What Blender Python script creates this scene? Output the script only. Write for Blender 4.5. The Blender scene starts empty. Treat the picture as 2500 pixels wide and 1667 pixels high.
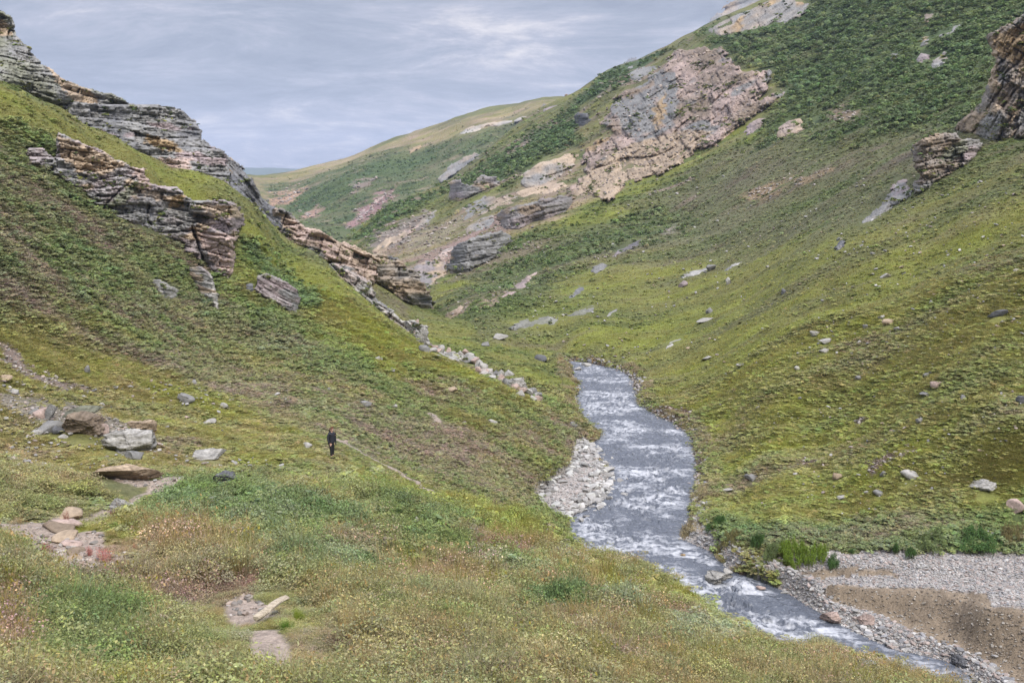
import bpy, bmesh, math, random
import numpy as np
from mathutils import Vector, Matrix
random.seed(7); rng = np.random.default_rng(11)
scene = bpy.context.scene
# ------------------------------------------------------------------ camera
cam_d = bpy.data.cameras.new("camera"); cam = bpy.data.objects.new("camera", cam_d)
scene.collection.objects.link(cam); scene.camera = cam
cam_d.sensor_width = 36.0; cam_d.lens = 36.0*2431.0/2500.0
cam_d.clip_start = 0.1; cam_d.clip_end = 60000
_p = math.atan((833.5-440.0)/2431.0)
cam.location = (0,0,0); cam.rotation_euler = (math.pi/2-_p, 0, 0)
# ------------------------------------------------------------------ exposure
scene.view_settings.view_transform = 'Standard'; scene.view_settings.look = 'None'
scene.view_settings.exposure = 0.66; scene.view_settings.gamma = 1.0
scene.cycles.max_bounces = 5; scene.cycles.diffuse_bounces = 2; scene.cycles.glossy_bounces = 2
scene.cycles.transmission_bounces = 2; scene.cycles.volume_bounces = 0
scene.cycles.caustics_reflective = False; scene.cycles.caustics_refractive = False
# ------------------------------------------------------------------ sky
SUN_EL, SUN_AZ = 50.0, 150.0          # azimuth clockwise from +Y (the way the camera looks)
def N(nt, typ, **kw):
    n = nt.nodes.new(typ)
    for k,v in kw.items():
        if k.startswith('i_'):
            n.inputs[int(k[2:]) if k[2:].isdigit() else k[2:]].default_value = v
        else: setattr(n, k, v)
    return n
world = bpy.data.worlds.new("World"); scene.world = world; world.use_nodes = True
wt = world.node_tree; wt.nodes.clear()
wo = N(wt,'ShaderNodeOutputWorld'); bg = N(wt,'ShaderNodeBackground')
sky = N(wt,'ShaderNodeTexSky', sky_type='NISHITA', sun_disc=False)
sky.sun_elevation = math.radians(SUN_EL); sky.sun_rotation = math.radians(SUN_AZ)
tc = N(wt,'ShaderNodeTexCoord'); sp = N(wt,'ShaderNodeSeparateXYZ')
wt.links.new(tc.outputs['Generated'], sp.inputs[0])
# cloud deck: project the direction on a high flat layer, so the bands flatten towards the horizon
zc = N(wt,'ShaderNodeMath', operation='MAXIMUM', i_1=0.0); wt.links.new(sp.outputs[2], zc.inputs[0])
za = N(wt,'ShaderNodeMath', operation='ADD', i_1=0.16); wt.links.new(zc.outputs[0], za.inputs[0])
cx = N(wt,'ShaderNodeMath', operation='DIVIDE'); cy = N(wt,'ShaderNodeMath', operation='DIVIDE')
wt.links.new(sp.outputs[0], cx.inputs[0]); wt.links.new(za.outputs[0], cx.inputs[1])
wt.links.new(sp.outputs[1], cy.inputs[0]); wt.links.new(za.outputs[0], cy.inputs[1])
cb = N(wt,'ShaderNodeCombineXYZ', i_2=3.7); wt.links.new(cx.outputs[0], cb.inputs[0]); wt.links.new(cy.outputs[0], cb.inputs[1])
mp = N(wt,'ShaderNodeMapping'); mp.inputs['Scale'].default_value = (1.0,1.2,1); mp.inputs['Rotation'].default_value=(0,0,.12)
wt.links.new(cb.outputs[0], mp.inputs[0])
n1 = N(wt,'ShaderNodeTexNoise', i_Scale=1.5, i_Detail=9.0, i_Roughness=.7, i_Distortion=.35); wt.links.new(mp.outputs[0], n1.inputs['Vector'])
cr = N(wt,'ShaderNodeValToRGB'); wt.links.new(n1.outputs['Fac'], cr.inputs[0])
CL = cr.color_ramp; CL.elements[0].position=.36; CL.elements[0].color=(.228,.252,.315,1)
CL.elements[1].position=.66; CL.elements[1].color=(.54,.52,.54,1)
e_=CL.elements.new(.46); e_.color=(.272,.296,.362,1)
e_=CL.elements.new(.54); e_.color=(.335,.348,.415,1)
# a touch of clear sky between the bands
mx = N(wt,'ShaderNodeMix', data_type='RGBA', i_0=.95)
sk = N(wt,'ShaderNodeVectorMath', operation='SCALE'); sk.inputs['Scale'].default_value=.08
wt.links.new(sky.outputs[0], sk.inputs[0]); wt.links.new(sk.outputs[0], mx.inputs[6]); wt.links.new(cr.outputs[0], mx.inputs[7])
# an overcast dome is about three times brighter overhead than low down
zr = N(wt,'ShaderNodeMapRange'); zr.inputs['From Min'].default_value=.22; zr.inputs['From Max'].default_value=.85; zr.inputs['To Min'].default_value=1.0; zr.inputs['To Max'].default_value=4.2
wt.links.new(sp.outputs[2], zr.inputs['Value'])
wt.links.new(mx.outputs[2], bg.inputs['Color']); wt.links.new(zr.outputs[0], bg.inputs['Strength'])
wt.links.new(bg.outputs[0], wo.inputs['Surface'])
# ------------------------------------------------------------------ sun through thin cloud
sd = bpy.data.lights.new("sun",'SUN'); sd.energy = 2.2; sd.angle = math.radians(9); sd.color=(1,.95,.87)
so = bpy.data.objects.new("sun", sd); scene.collection.objects.link(so)
_a,_e = math.radians(SUN_AZ), math.radians(SUN_EL)
sdir = Vector((math.sin(_a)*math.cos(_e), math.cos(_a)*math.cos(_e), math.sin(_e)))
so.rotation_euler = sdir.to_track_quat('Z','Y').to_euler()
# ------------------------------------------------------------------ terrain heights
CAMF = 2431.0; PITCH = math.atan((833.5-440.0)/CAMF)
cP, sP = math.cos(PITCH), math.sin(PITCH)
def ray(px, py):
    """photo pixel -> (azimuth, slope z/r)"""
    px = np.asarray(px, float); py = np.asarray(py, float)
    u = (px-1250.0)/CAMF; v = (833.5-py)/CAMF
    dx = u; dy = cP+v*sP; dz = -sP+v*cP
    return np.arctan2(dx, dy), dz/np.hypot(dx, dy)
def project(x, y, z):
    dep = y*cP - z*sP
    dep = np.where(dep < .1, .1, dep)
    up = y*sP + z*cP
    return 1250.0+CAMF*x/dep, 833.5-CAMF*up/dep
WZ = -26.0
def W(px, py, dz=0.0):
    a, e = ray(px, py); return (px, py, (WZ+dz)/float(e))
def Zp(px, py, z):
    a, e = ray(px, py); return (px, py, z/float(e))
KX = 5.0
class Layer:
    def __init__(s, pts, hid=(), reg=1e-4):
        """pts (px,py,r) seen; hid (px,r,z) given by azimuth of px, range and height"""
        X=[];U=[];E=[]
        for px,py,r in pts:
            a,e = ray(px,py); X.append(float(a)*KX); U.append(math.log(r)); E.append(float(e))
        for px,r,z in hid:
            a,_ = ray(px,700.); X.append(float(a)*KX); U.append(math.log(r)); E.append(z/r)
        s.P = np.array([X,U]).T; n=len(X)
        d = np.hypot(s.P[:,None,0]-s.P[None,:,0], s.P[:,None,1]-s.P[None,:,1])
        K = s.phi(d)+reg*np.eye(n)
        Q = np.c_[np.ones(n), s.P]
        A = np.zeros((n+3,n+3)); A[:n,:n]=K; A[:n,n:]=Q; A[n:,:n]=Q.T
        s.w = np.linalg.solve(A, np.r_[E,0,0,0])
    @staticmethod
    def phi(d): return np.where(d>1e-9, d*d*np.log(np.maximum(d,1e-9)), 0)
    def __call__(s, a, u):
        """slope e on the outer grid of azimuths a and log ranges u"""
        out = s.w[-3] + s.w[-2]*(a*KX) + s.w[-1]*u
        for i in range(len(s.P)):
            out = out + s.w[i]*s.phi(np.hypot(a*KX-s.P[i,0], u-s.P[i,1]))
        return out
near = [(-400,10),(1200,10),(2900,10)]
L1_pts = [ # foreground
 (0,1667,9.5),(700,1667,10.5),(1400,1667,12),(2000,1667,19),(-300,1600,10),
 (0,1500,13.5),(620,1500,15),(1300,1500,20),(1750,1565,22),
 (0,1400,20),(500,1400,20.5),(1000,1400,24),(1450,1440,27),
 (140,1290,30),(600,1300,29),(1000,1300,34),(1200,1330,38),
 (0,1200,37),(300,1200,39),(800,1200,42),(1050,1200,55),(1200,1250,58),(1000,1120,68),
 (0,1100,47),(300,1100,50),(540,1140,48),(800,1112,58),
 (0,1000,57),(300,1000,62),(700,1000,75),(1100,1000,88),(1250,1100,82),
 (0,870,66),(300,900,72),(600,850,92),(1000,900,102),
 (0,700,78),(300,750,88),(600,712,106),(850,780,112),
 (0,500,95),(300,560,108),(520,640,116),
 (0,330,116),(200,380,126),(430,500,133),(700,640,136),
 (-400,300,95),(-400,700,65),(-400,1100,38),
 # ridge line
 (0,190,140),(150,255,144),(267,320,147),(377,390,149),(457,414,150),(532,442,150),(590,482,150),(651,532,150),(755,608,148),(810,655,146),(900,745,140),(1000,830,130),(1100,890,122),(1300,965,113),
 (-400,60,130),
 # knoll brow
 (1340,1340,47),(1400,1392,39),(1560,1440,33),(1700,1496,30),(2000,1594,27),(2300,1692,25),(2600,1800,23),
]+[W(*q) for q in ((1392,890),(1396,915),(1415,950),(1408,990),(1432,1030),(1466,1062),(1435,1088),(1462,1115),(1492,1155),(1470,1212),(1392,1262),(1390,1310))]+[Zp(*q) for q in ((1400,1100,-25.4),(1400,1160,-25.5),(1380,1200,-25.5),(1340,1230,-25.4),(1310,1230,-24.9))]
L1_hid = [(-300,2,-1.9),(1250,2,-2.1),(2800,2,-2.3),(0,5,-3.2),(1250,5,-3.7),(2800,5,-4.6),(2600,12,-8.0),(2800,30,-16),
 (1700,42,-21.5),(2000,38,-20.5),(2300,36,-20),(2600,34,-20),(1560,46,-21.5),(1400,62,-25.3),
 (1700,60,-28.5),(2000,50,-28),(2300,45,-27.5),(2700,44,-28),(1560,75,-29),(1600,110,-30),(1900,90,-36),(2600,80,-40),(1530,140,-30),
 # behind the ridge line
 (0,175,4),(200,175,-2),(400,175,-8),(600,170,-14),(800,165,-19),(1000,150,-25),(1150,140,-27.5),(-400,170,4),(1300,128,-27),(1420,150,-28),
 (0,300,-20),(600,300,-50),(1200,260,-60),(1700,250,-60)]
L2_pts = [(560,560,190),(640,590,186),(800,640,178),(850,640,200),(900,720,165),(930,680,200),(1000,760,175),(1000,735,190),(1100,850,138),
 (1100,800,165),(1130,790,175),(1200,830,152),(1200,900,128),(1290,872,142),(1300,900,128),(1340,900,134),
 (0,150,225),(0,120,245),(200,270,225),(300,330,225),(480,430,215),(600,530,215),(350,300,245),(120,230,220),(700,600,215)]+[W(*q) for q in ((1392,892),(1396,915),(1415,950))]
L2_hid = [(0,400,40),(0,320,45),(300,300,10),(300,400,-10),(600,300,-14),(600,400,-60),(850,280,-45),(1000,260,-40),(1100,220,-33),(1200,190,-29),
 (1350,175,-29),(1450,150,-29),(1480,120,-28.5),(1700,160,-50),(-400,240,45),(-400,400,60),
 (0,130,-8),(300,130,-18),(600,120,-24),(900,115,-26),(1100,105,-30),(1300,95,-32),(800,60,-45),(1300,50,-60)]
R_pts = [ (1200,838,150),(1130,795,172),(1060,765,196),
 (1250,800,163),(1250,700,212),(1250,600,275),(1250,500,345),(1250,400,430),
 (1050,700,245),(1050,620,310),(1050,520,420),(950,640,330),(950,580,390),(870,600,420),(1050,745,212),(1000,715,240),(930,655,300),(870,615,385),
 (1400,850,150),(1400,750,178),(1400,600,245),(1400,450,350),(1400,330,440),(1400,230,530),
 (1650,900,130),(1650,800,150),(1650,700,185),(1650,600,228),(1650,500,278),(1650,400,330),(1650,300,385),(1650,200,440),
 (1800,1250,76),(1800,1100,92),(1850,1000,98),
 (2000,1100,86),(2000,900,103),(2000,720,130),(2000,600,158),(2000,500,200),(2000,400,250),(2000,300,300),(2000,200,355),(2000,100,415),(2000,0,480),(2000,-100,560),
 (2250,1200,73),(2250,1000,86),(2250,800,107),(2250,600,140),(2250,450,170),(2250,300,240),(2250,150,310),(2250,0,390),
 (2500,1200,70),(2500,1000,80),(2500,770,101),(2500,600,124),(2500,440,153),(2500,345,178),(2500,200,235),(2500,0,350),(2500,-150,440),
 (2900,300,130),(2900,0,220),
 # silhouette on the sky
 (1980,-6,495),(1860,18,505),(1740,62,520),(1640,112,520),(1560,150,530),(1480,168,545),(1430,210,560),(1400,228,570),(1330,262,590),
 # edge against the far ridge
 (1270,300,590),(1160,385,560),(1075,440,530),(1000,478,490),(920,532,450),(850,585,430),
]+[W(*q) for q in ((1440,893),(1500,900),(1545,925),(1560,985),(1640,1030),(1690,1065),(1702,1130),(1698,1200),(1690,1280))]+[Zp(*q) for q in ((1725,1270,-25.2),(1790,1320,-24.7),(1900,1345,-24.5),(2100,1350,-24.1),(2300,1352,-23.6),(2500,1358,-23.4),(2700,1360,-23.2))]
R_hid = [(3050,58,-23.6),(3050,80,-17),(3050,110,-8),(3050,160,7),(3050,260,36),(3050,420,90),(2600,58,-23.6),(2600,70,-20.3),(2600,80,-17.6),(2600,100,-12.1),(2600,120,-6.6),(2750,60,-23.6),(2750,80,-17.8),(2750,100,-12),(2750,140,-.5),(2750,200,17),(2600,48,-27),(2750,48,-27),(2500,42,-28.5),(2100,50,-28.5),(1850,60,-27),(1700,66,-28.5),(1620,85,-29),(1500,100,-29.5),(1450,125,-29),(1400,140,-28.5),
 (1200,130,-29),(1000,130,-35),(1000,170,-33),(800,280,-50),(500,250,-90),(1200,60,-40),(2000,30,-40),(700,450,-90),
 (850,520,-40),(1000,620,-30),(1160,750,-10),(1270,800,10),(1330,800,35),(1480,760,60),(1640,720,75),(1860,720,90),(2000,720,120),(2500,700,170),(2800,500,130),
 (1000,1100,-90),(1640,1200,40),(2500,1200,200)]
R3_pts = [(600,436,1150),(680,428,1150),(750,412,1120),(870,379,1080),(940,352,1050),(1000,332,1030),(1080,315,1000),(1130,300,980),(1200,288,960),(1290,276,930),(1400,268,900),
 (640,500,900),(700,540,800),(720,470,960),(850,540,760),(850,450,880),(1000,450,820),(1000,380,930),(1100,400,850),(850,620,640),(1100,600,600),(1250,350,860),(500,470,1000),(700,590,620),(800,620,560),(900,650,520),(600,540,700),(1400,500,650)]
R3_hid = [(600,1500,-10),(900,1500,15),(1200,1500,50),(1500,1300,60),(600,2200,-60),(1200,2200,0),(700,430,-70),(1100,400,-80),(400,900,-45),(0,900,-80),(1600,500,-90),(2000,600,-120),(2000,1200,0),(700,300,-100),(1200,300,-110),(1600,300,-140)]

def plan(pl, z):
    out=[]
    for q in pl:
        px,py = q[:2]; zz = q[2] if len(q)>2 else z
        a,e = ray(px,py); r=zz/float(e); out.append((r*math.sin(a), r*math.cos(a)))
    return np.array(out)
def dist_poly(x, y, P, closed=False):
    """distance to a polyline in plan, and side (+ to the right of its direction)"""
    best = np.full(np.shape(x), 1e9); side = np.ones(np.shape(x))
    Q = np.r_[P, P[:1]] if closed else P
    for (x0,y0),(x1,y1) in zip(Q[:-1],Q[1:]):
        dx,dy = x1-x0,y1-y0; L=dx*dx+dy*dy+1e-9
        t = np.clip(((x-x0)*dx+(y-y0)*dy)/L,0,1)
        d = np.hypot(x-x0-t*dx, y-y0-t*dy)
        sd = np.sign((x-x0)*dy-(y-y0)*dx)
        m = d<best-1e-9
        best = np.where(m,d,best); side = np.where(m,sd,side)
    return best, side
def inside(x, y, P):
    c = np.zeros(np.shape(x), bool); n=len(P)
    for i in range(n):
        x0,y0=P[i]; x1,y1=P[(i+1)%n]
        if y0==y1: continue
        m = ((y0>y)!=(y1>y)) & (x < (x1-x0)*(y-y0)/(y1-y0)+x0)
        c ^= m
    return c
PW = plan([(2520,1760),(2450,1700),(2373,1657),(2330,1617),(2192,1588),(2120,1559),(2004,1498),(1903,1436),(1867,1420),(1775,1389),(1748,1352),(1665,1317),(1679,1266),(1685,1240)], -26.)
PF = plan([(2600,1740),(2474,1664),(2395,1617),(2330,1581),(2246,1548),(2156,1501),(2030,1469),(1946,1407),(1890,1385)], -25.45)
PT_ = [(3200,1500,-23.),(2700,1490,-23.),(2500,1487,-23.),(2424,1483,-23.2),(2409,1451,-23.4),(2265,1436,-24.1),(2156,1436,-24.45),(2011,1422,-24.6),(1950,1398,-24.75),(1896,1373,-24.9)]
PT = plan(PT_, -23.7)
def zline(x, y, P, zs):
    best=np.full(np.shape(x),1e9); zz=np.zeros(np.shape(x))
    for i in range(len(P)-1):
        (x0,y0),(x1,y1)=P[i],P[i+1]; dx,dy=x1-x0,y1-y0
        t=np.clip(((x-x0)*dx+(y-y0)*dy)/(dx*dx+dy*dy+1e-9),0,1); d=np.hypot(x-x0-t*dx,y-y0-t*dy); m=d<best
        zz=np.where(m,zs[i]+(zs[i+1]-zs[i])*t,zz); best=np.where(m,d,best)
    return zz
PI = plan([(1697,1262),(1712,1290),(1750,1325),(1800,1362),(1850,1387)], -25.35)
PB = plan([(1415,1072),(1440,1078),(1462,1115),(1492,1155),(1470,1212),(1392,1262),(1330,1255),(1285,1232),(1325,1185),(1390,1140),(1400,1090)], -25.8)
RB = plan([(2520,1760),(2450,1700),(2373,1657),(2330,1617),(2192,1588),(2120,1559),(2004,1498),(1903,1436),(1867,1420),(1775,1389),(1748,1352),(1665,1317),(1679,1266),(1685,1240),(1698,1200),(1702,1130),(1690,1065),(1672,1050),(1640,1030),(1600,1012),(1560,985),(1550,950),(1548,930),(1530,912),(1508,901),(1480,894),(1455,889),(1430,885),(1405,882),(1378,881)], -26.)
LB = plan([(1378,885),(1395,889),(1398,897),(1398,908),(1402,922),(1412,935),(1415,950),(1406,970),(1408,990),(1418,1012),(1432,1030),(1466,1052),(1466,1068),(1435,1088),(1462,1115),(1492,1155),(1470,1212),(1392,1262),(1390,1310),(1395,1345),(1480,1430),(1560,1480),(1760,1565),(2050,1660),(2300,1760),(2460,1850)], -26.)
RIV = np.r_[RB, LB]
PH_ = [(1692,1240,-25.5),(1715,1280,-25.3),(1760,1322,-25.2),(1820,1362,-25.1),(1865,1380,-24.9),(1900,1366,-24.6),(1960,1350,-24.45),(2050,1345,-24.2),(2300,1348,-23.6),(2700,1360,-23.2),(3200,1370,-23.2)]
PH = plan(PH_, -23.7)
HK = np.r_[PH, [(PH[-1,0]+5, PW[0,1]-20)], [(PW[0,0]-5, PW[0,1]-20)], PW]
def carve(x, y, zs):
    """river channel and terrace foot cut into the hill layers; gentle banks"""
    dr,_ = dist_poly(x,y,RIV,True); ir = inside(x,y,RIV)
    dh,_ = dist_poly(x,y,PH); ih = inside(x,y,HK)
    out=[]
    for k,z in enumerate(zs):
        z = np.where(ir, np.minimum(z,-26.-np.minimum(dr*.6,1.4)), z)
        zh = zline(x,y,PH,[q[2] for q in PH_])
        if k==2:
            z = np.where(ih&~ir, np.minimum(z,zh-.1-dh), z)
            lim = zh+.05+dh*.42+np.maximum(dh-7,0)*.6
            z = np.where(~ih&~ir&(y<82), np.minimum(z,lim), z)
        bank = -26.+np.minimum(dr*.5,.7)-np.maximum(dr-2,0)*.8
        if k<2: z = np.where(inside(x,y,PB), np.minimum(z,-26.3), z)
        if k<3: z = np.where(~ir&~ih&~inside(x,y,PB), np.maximum(z,bank), z)
        out.append(z)
    return out
def terrace(x, y):
    dw, sd = dist_poly(x,y,PW); df,_=dist_poly(x,y,PF); dt,_=dist_poly(x,y,PT); di,_=dist_poly(x,y,PI); dh,_=dist_poly(x,y,PH)
    w = [1/(d+.05)**3 for d in (dw,df,dt,di,dh)]
    z = (w[0]*-26.+w[1]*-25.45+w[2]*zline(x,y,PT,[q[2] for q in PT_])+w[3]*-25.35+w[4]*zline(x,y,PH,[q[2] for q in PH_]))/sum(w)
    z = np.where(sd>0, z, -26.-dw*.5)
    # upstream end: the terrace runs out
    z = np.where(y>np.max(PI[:,1])+.5, -99., z)
    db,_ = dist_poly(x,y,PB,True); ib = inside(x,y,PB)
    zb = np.where(ib, -26.05+np.minimum(db*.35,.45), -26.05-db*.35)
    return np.maximum(z, zb)

# ---------------------------------------------------------------- noise (numpy)
def _h(ix, iy, seed):
    n = (ix.astype(np.int64)*374761393 + iy.astype(np.int64)*668265263 + seed*974634777) & 0x7fffffff
    n = ((n ^ (n >> 13))*1274126177) & 0x7fffffff
    n = (n ^ (n >> 16)) & 0xffffff
    return n.astype(np.float32)/np.float32(0xffffff)
def hash2(ix, iy, seed=0): return _h(np.asarray(ix), np.asarray(iy), seed)
def vnoise(x, y, seed=0):
    x0 = np.floor(x); y0 = np.floor(y); fx = (x-x0).astype(np.float32); fy = (y-y0).astype(np.float32)
    fx = fx*fx*(3-2*fx); fy = fy*fy*(3-2*fy)
    ix = x0.astype(np.int64); iy = y0.astype(np.int64)
    a = _h(ix,iy,seed); b=_h(ix+1,iy,seed); c=_h(ix,iy+1,seed); d=_h(ix+1,iy+1,seed)
    return (a+(b-a)*fx)*(1-fy) + (c+(d-c)*fx)*fy
def fbm(x, y, oc=4, seed=0, gain=.5):
    s=0; t=0; a=1.0
    for k in range(oc):
        s = s + a*vnoise(x+17.3*k, y-9.1*k, seed+k*7); t+=a; a*=gain; x=x*2.03; y=y*2.03
    return s/t
def lodn(x, y, lam, oc, seed, gain=.5):
    """noise whose wavelength follows lam, blended between fixed powers of two"""
    k = np.log2(np.maximum(lam,1e-3)); k0 = np.floor(k); t = k-k0; t=t*t*(3-2*t)
    a = 2.0**k0; b = 2*a
    kk = k0.astype(np.int64)*131
    def one(l, off):
        s=0; tt=0; am=1.0; X=x/l+off*.37; Y=y/l-off*.61
        for q in range(oc):
            s=s+am*vnoise(X+17.3*q,Y-9.1*q,seed+q*7); tt+=am; am*=gain; X=X*2.03; Y=Y*2.03
        return s/tt
    n0=one(a, k0); n1=one(b, k0+1)
    v = n0*(1-t)+n1*t
    return .5+(v-.5)/np.sqrt((1-t)**2+t*t)
def sstep(a,b,x):
    t = np.clip((x-a)/(b-a),0,1); return t*t*(3-2*t)

# ---------------------------------------------------------------- the polar grid
NA, NU = 1400, 1450
A0, A1 = -0.64, 0.70
U0, U1 = math.log(2.0), math.log(2200.0)
ga = np.linspace(A0, A1, NA); gu = np.linspace(U0, U1, NU)
def base_grid(ga, gu, step=6):
    """layers on a coarse grid, then bilinear to the fine one"""
    ca = np.linspace(ga[0], ga[-1], len(ga)//step+2); cu = np.linspace(gu[0], gu[-1], len(gu)//step+2)
    AA, UU = np.meshgrid(ca, cu, indexing='ij'); RR = np.exp(UU)
    Z = [L(AA,UU)*RR for L in (Layer(L1_pts,L1_hid), Layer(L2_pts,L2_hid), Layer(R_pts,R_hid), Layer(R3_pts,R3_hid))]
    def up(M):
        xi = (ga-ca[0])/(ca[1]-ca[0]); i = np.clip(xi.astype(int),0,len(ca)-2); f=(xi-i)[:,None]
        M = M[i]*(1-f)+M[i+1]*f
        yi = (gu-cu[0])/(cu[1]-cu[0]); j = np.clip(yi.astype(int),0,len(cu)-2); g=(yi-j)[None,:]
        return M[:,j]*(1-g)+M[:,j+1]*g
    Z = [up(M) for M in Z]
    AA, UU = np.meshgrid(ga, gu, indexing='ij'); RR = np.exp(UU)
    Z.append(-27.6-np.clip(RR-160,0,500)*.17)
    XX, YY = RR*np.sin(AA), RR*np.cos(AA); ok = (RR>35)&(RR<170)
    zz = carve(XX[ok], YY[ok], [q[ok] for q in Z[:3]])
    for q,v in zip(Z,zz): q[ok]=v
    T = np.full_like(RR, -99.); T[ok] = terrace(XX[ok], YY[ok]); Z.append(T)
    return Z
# ------------------------------------------------------------------ helpers for objects and materials
def lin(c):
    c = np.asarray(c, float)/255.0
    return np.where(c<=.04045, c/12.92, ((c+.055)/1.055)**2.4)
def new_mesh(name, verts, faces, mat=None, parent=None, smooth=False, col=None, attrs=None, mats=None, midx=None):
    """faces: (n,3) or (n,4) array"""
    me = bpy.data.meshes.new(name)
    verts = np.asarray(verts, np.float32); faces = np.asarray(faces, np.int32)
    k = faces.shape[1]
    me.vertices.add(len(verts)); me.vertices.foreach_set('co', verts.ravel())
    me.loops.add(faces.size); me.loops.foreach_set('vertex_index', faces.ravel())
    me.polygons.add(len(faces)); me.polygons.foreach_set('loop_start', np.arange(0, faces.size, k, dtype=np.int32))
    me.update(calc_edges=True)
    if smooth: me.polygons.foreach_set('use_smooth', np.ones(len(faces), bool))
    if col is not None:
        a = me.attributes.new('Col','FLOAT_COLOR','POINT')
        a.data.foreach_set('color', np.c_[col, np.ones(len(col))].astype(np.float32).ravel())
    for kx,(typ,v) in (attrs or {}).items():
        a = me.attributes.new(kx, typ, 'POINT')
        v = np.asarray(v)
        a.data.foreach_set({'FLOAT':'value','INT':'value','FLOAT_VECTOR':'vector','FLOAT_COLOR':'color'}[typ], v.astype(np.int32 if typ=='INT' else np.float32).ravel())
    if mat: me.materials.append(mat)
    o = bpy.data.objects.new(name, me); scene.collection.objects.link(o)
    if parent: o.parent = parent
    return o
def tag(o, label=None, cat=None, group=None, kind=None):
    if label: o['label']=label
    if cat: o['category']=cat
    if group: o['group']=group
    if kind: o['kind']=kind
    return o
def mat_new(name):
    m = bpy.data.materials.new(name); m.use_nodes=True; nt=m.node_tree
    b = nt.nodes['Principled BSDF']; return m, nt, b
def mat_vcol(name, rough=.95, spec=.15, bumps=((4.,.05),), var=.25, vscale=6.0, strata=None):
    """vertex colour times fine noise, with layered bump; object space is world space"""
    m, nt, b = mat_new(name); L=nt.links.new
    at = N(nt,'ShaderNodeAttribute'); at.attribute_name='Col'
    g = N(nt,'ShaderNodeNewGeometry')
    n = N(nt,'ShaderNodeTexNoise', i_Scale=vscale, i_Detail=5.0, i_Roughness=.65); L(g.outputs['Position'], n.inputs['Vector'])
    mr = N(nt,'ShaderNodeMapRange'); mr.inputs['From Min'].default_value=.3; mr.inputs['From Max'].default_value=.7
    mr.inputs['To Min'].default_value=1-var; mr.inputs['To Max'].default_value=1+var
    L(n.outputs['Fac'], mr.inputs['Value'])
    vm = N(nt,'ShaderNodeVectorMath', operation='SCALE'); L(at.outputs['Color'], vm.inputs[0]); L(mr.outputs[0], vm.inputs['Scale'])
    L(vm.outputs[0], b.inputs['Base Color'])
    b.inputs['Roughness'].default_value=rough; b.inputs['Specular IOR Level'].default_value=spec
    prev=None
    for sc,dist in bumps:
        nn = N(nt,'ShaderNodeTexNoise', i_Scale=sc, i_Detail=5.0, i_Roughness=.6); 
        if strata:
            mpn = N(nt,'ShaderNodeMapping'); mpn.inputs['Scale'].default_value=strata; L(g.outputs['Position'], mpn.inputs[0]); L(mpn.outputs[0], nn.inputs['Vector'])
        else: L(g.outputs['Position'], nn.inputs['Vector'])
        bp = N(nt,'ShaderNodeBump', i_Distance=dist); L(nn.outputs['Fac'], bp.inputs['Height'])
        if prev: L(prev.outputs[0], bp.inputs['Normal'])
        prev=bp
    L(prev.outputs[0], b.inputs['Normal'])
    return m
# ------------------------------------------------------------------ final ground heights
DS = 2500/2352.0
def D(pl): return np.array(pl, float)*DS       # polygons below are read at 2352 px wide
Zs = base_grid(ga, gu)
AA, UU = np.meshgrid(ga, gu, indexing='ij'); RR = np.exp(UU); XX = RR*np.sin(AA); YY = RR*np.cos(AA)
LAY = np.argmax(np.array(Zs), 0); ZB = np.max(np.array(Zs), 0)
del Zs
okr = (RR>35)&(RR<160)
DRV = np.full_like(RR, 50.); INR = np.zeros(RR.shape, bool)
_d,_ = dist_poly(XX[okr],YY[okr],RIV,True); DRV[okr]=_d; INR[okr]=inside(XX[okr],YY[okr],RIV)
INB = np.zeros(RR.shape,bool); INB[okr]=inside(XX[okr],YY[okr],PB)
ZG = ZB.copy()
for lam,amp,sd_ in ((150,9.,7),(70,3.5,8),(38,1.7,1),(15,.85,2),(6,.42,3),(2.4,.22,4),(1.0,.10,5),(.45,.05,6)):
    fade = sstep(.0035,.008, lam/RR)
    if lam>60: fade=fade*sstep(380,700,RR)
    damp = np.clip(DRV/ (lam*.4+.5),0,1)*np.where(LAY==5,.22,1.)
    damp = damp*sstep(lam*.45,lam*1.6,RR)
    ZG += amp*fade*damp*(fbm(XX/lam,YY/lam,2,sd_)-.5)*2
# patchy hummocks and little terraces running across the slopes
fade = sstep(.0035,.009,1.6/RR)*(LAY<3)*np.clip(DRV-1,0,1)*sstep(8,16,RR)
ZG += .26*fade*np.abs(vnoise(XX/2.6+vnoise(XX/5,YY/5,31)*1.5,YY/1.5,30)*2-1)
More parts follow.
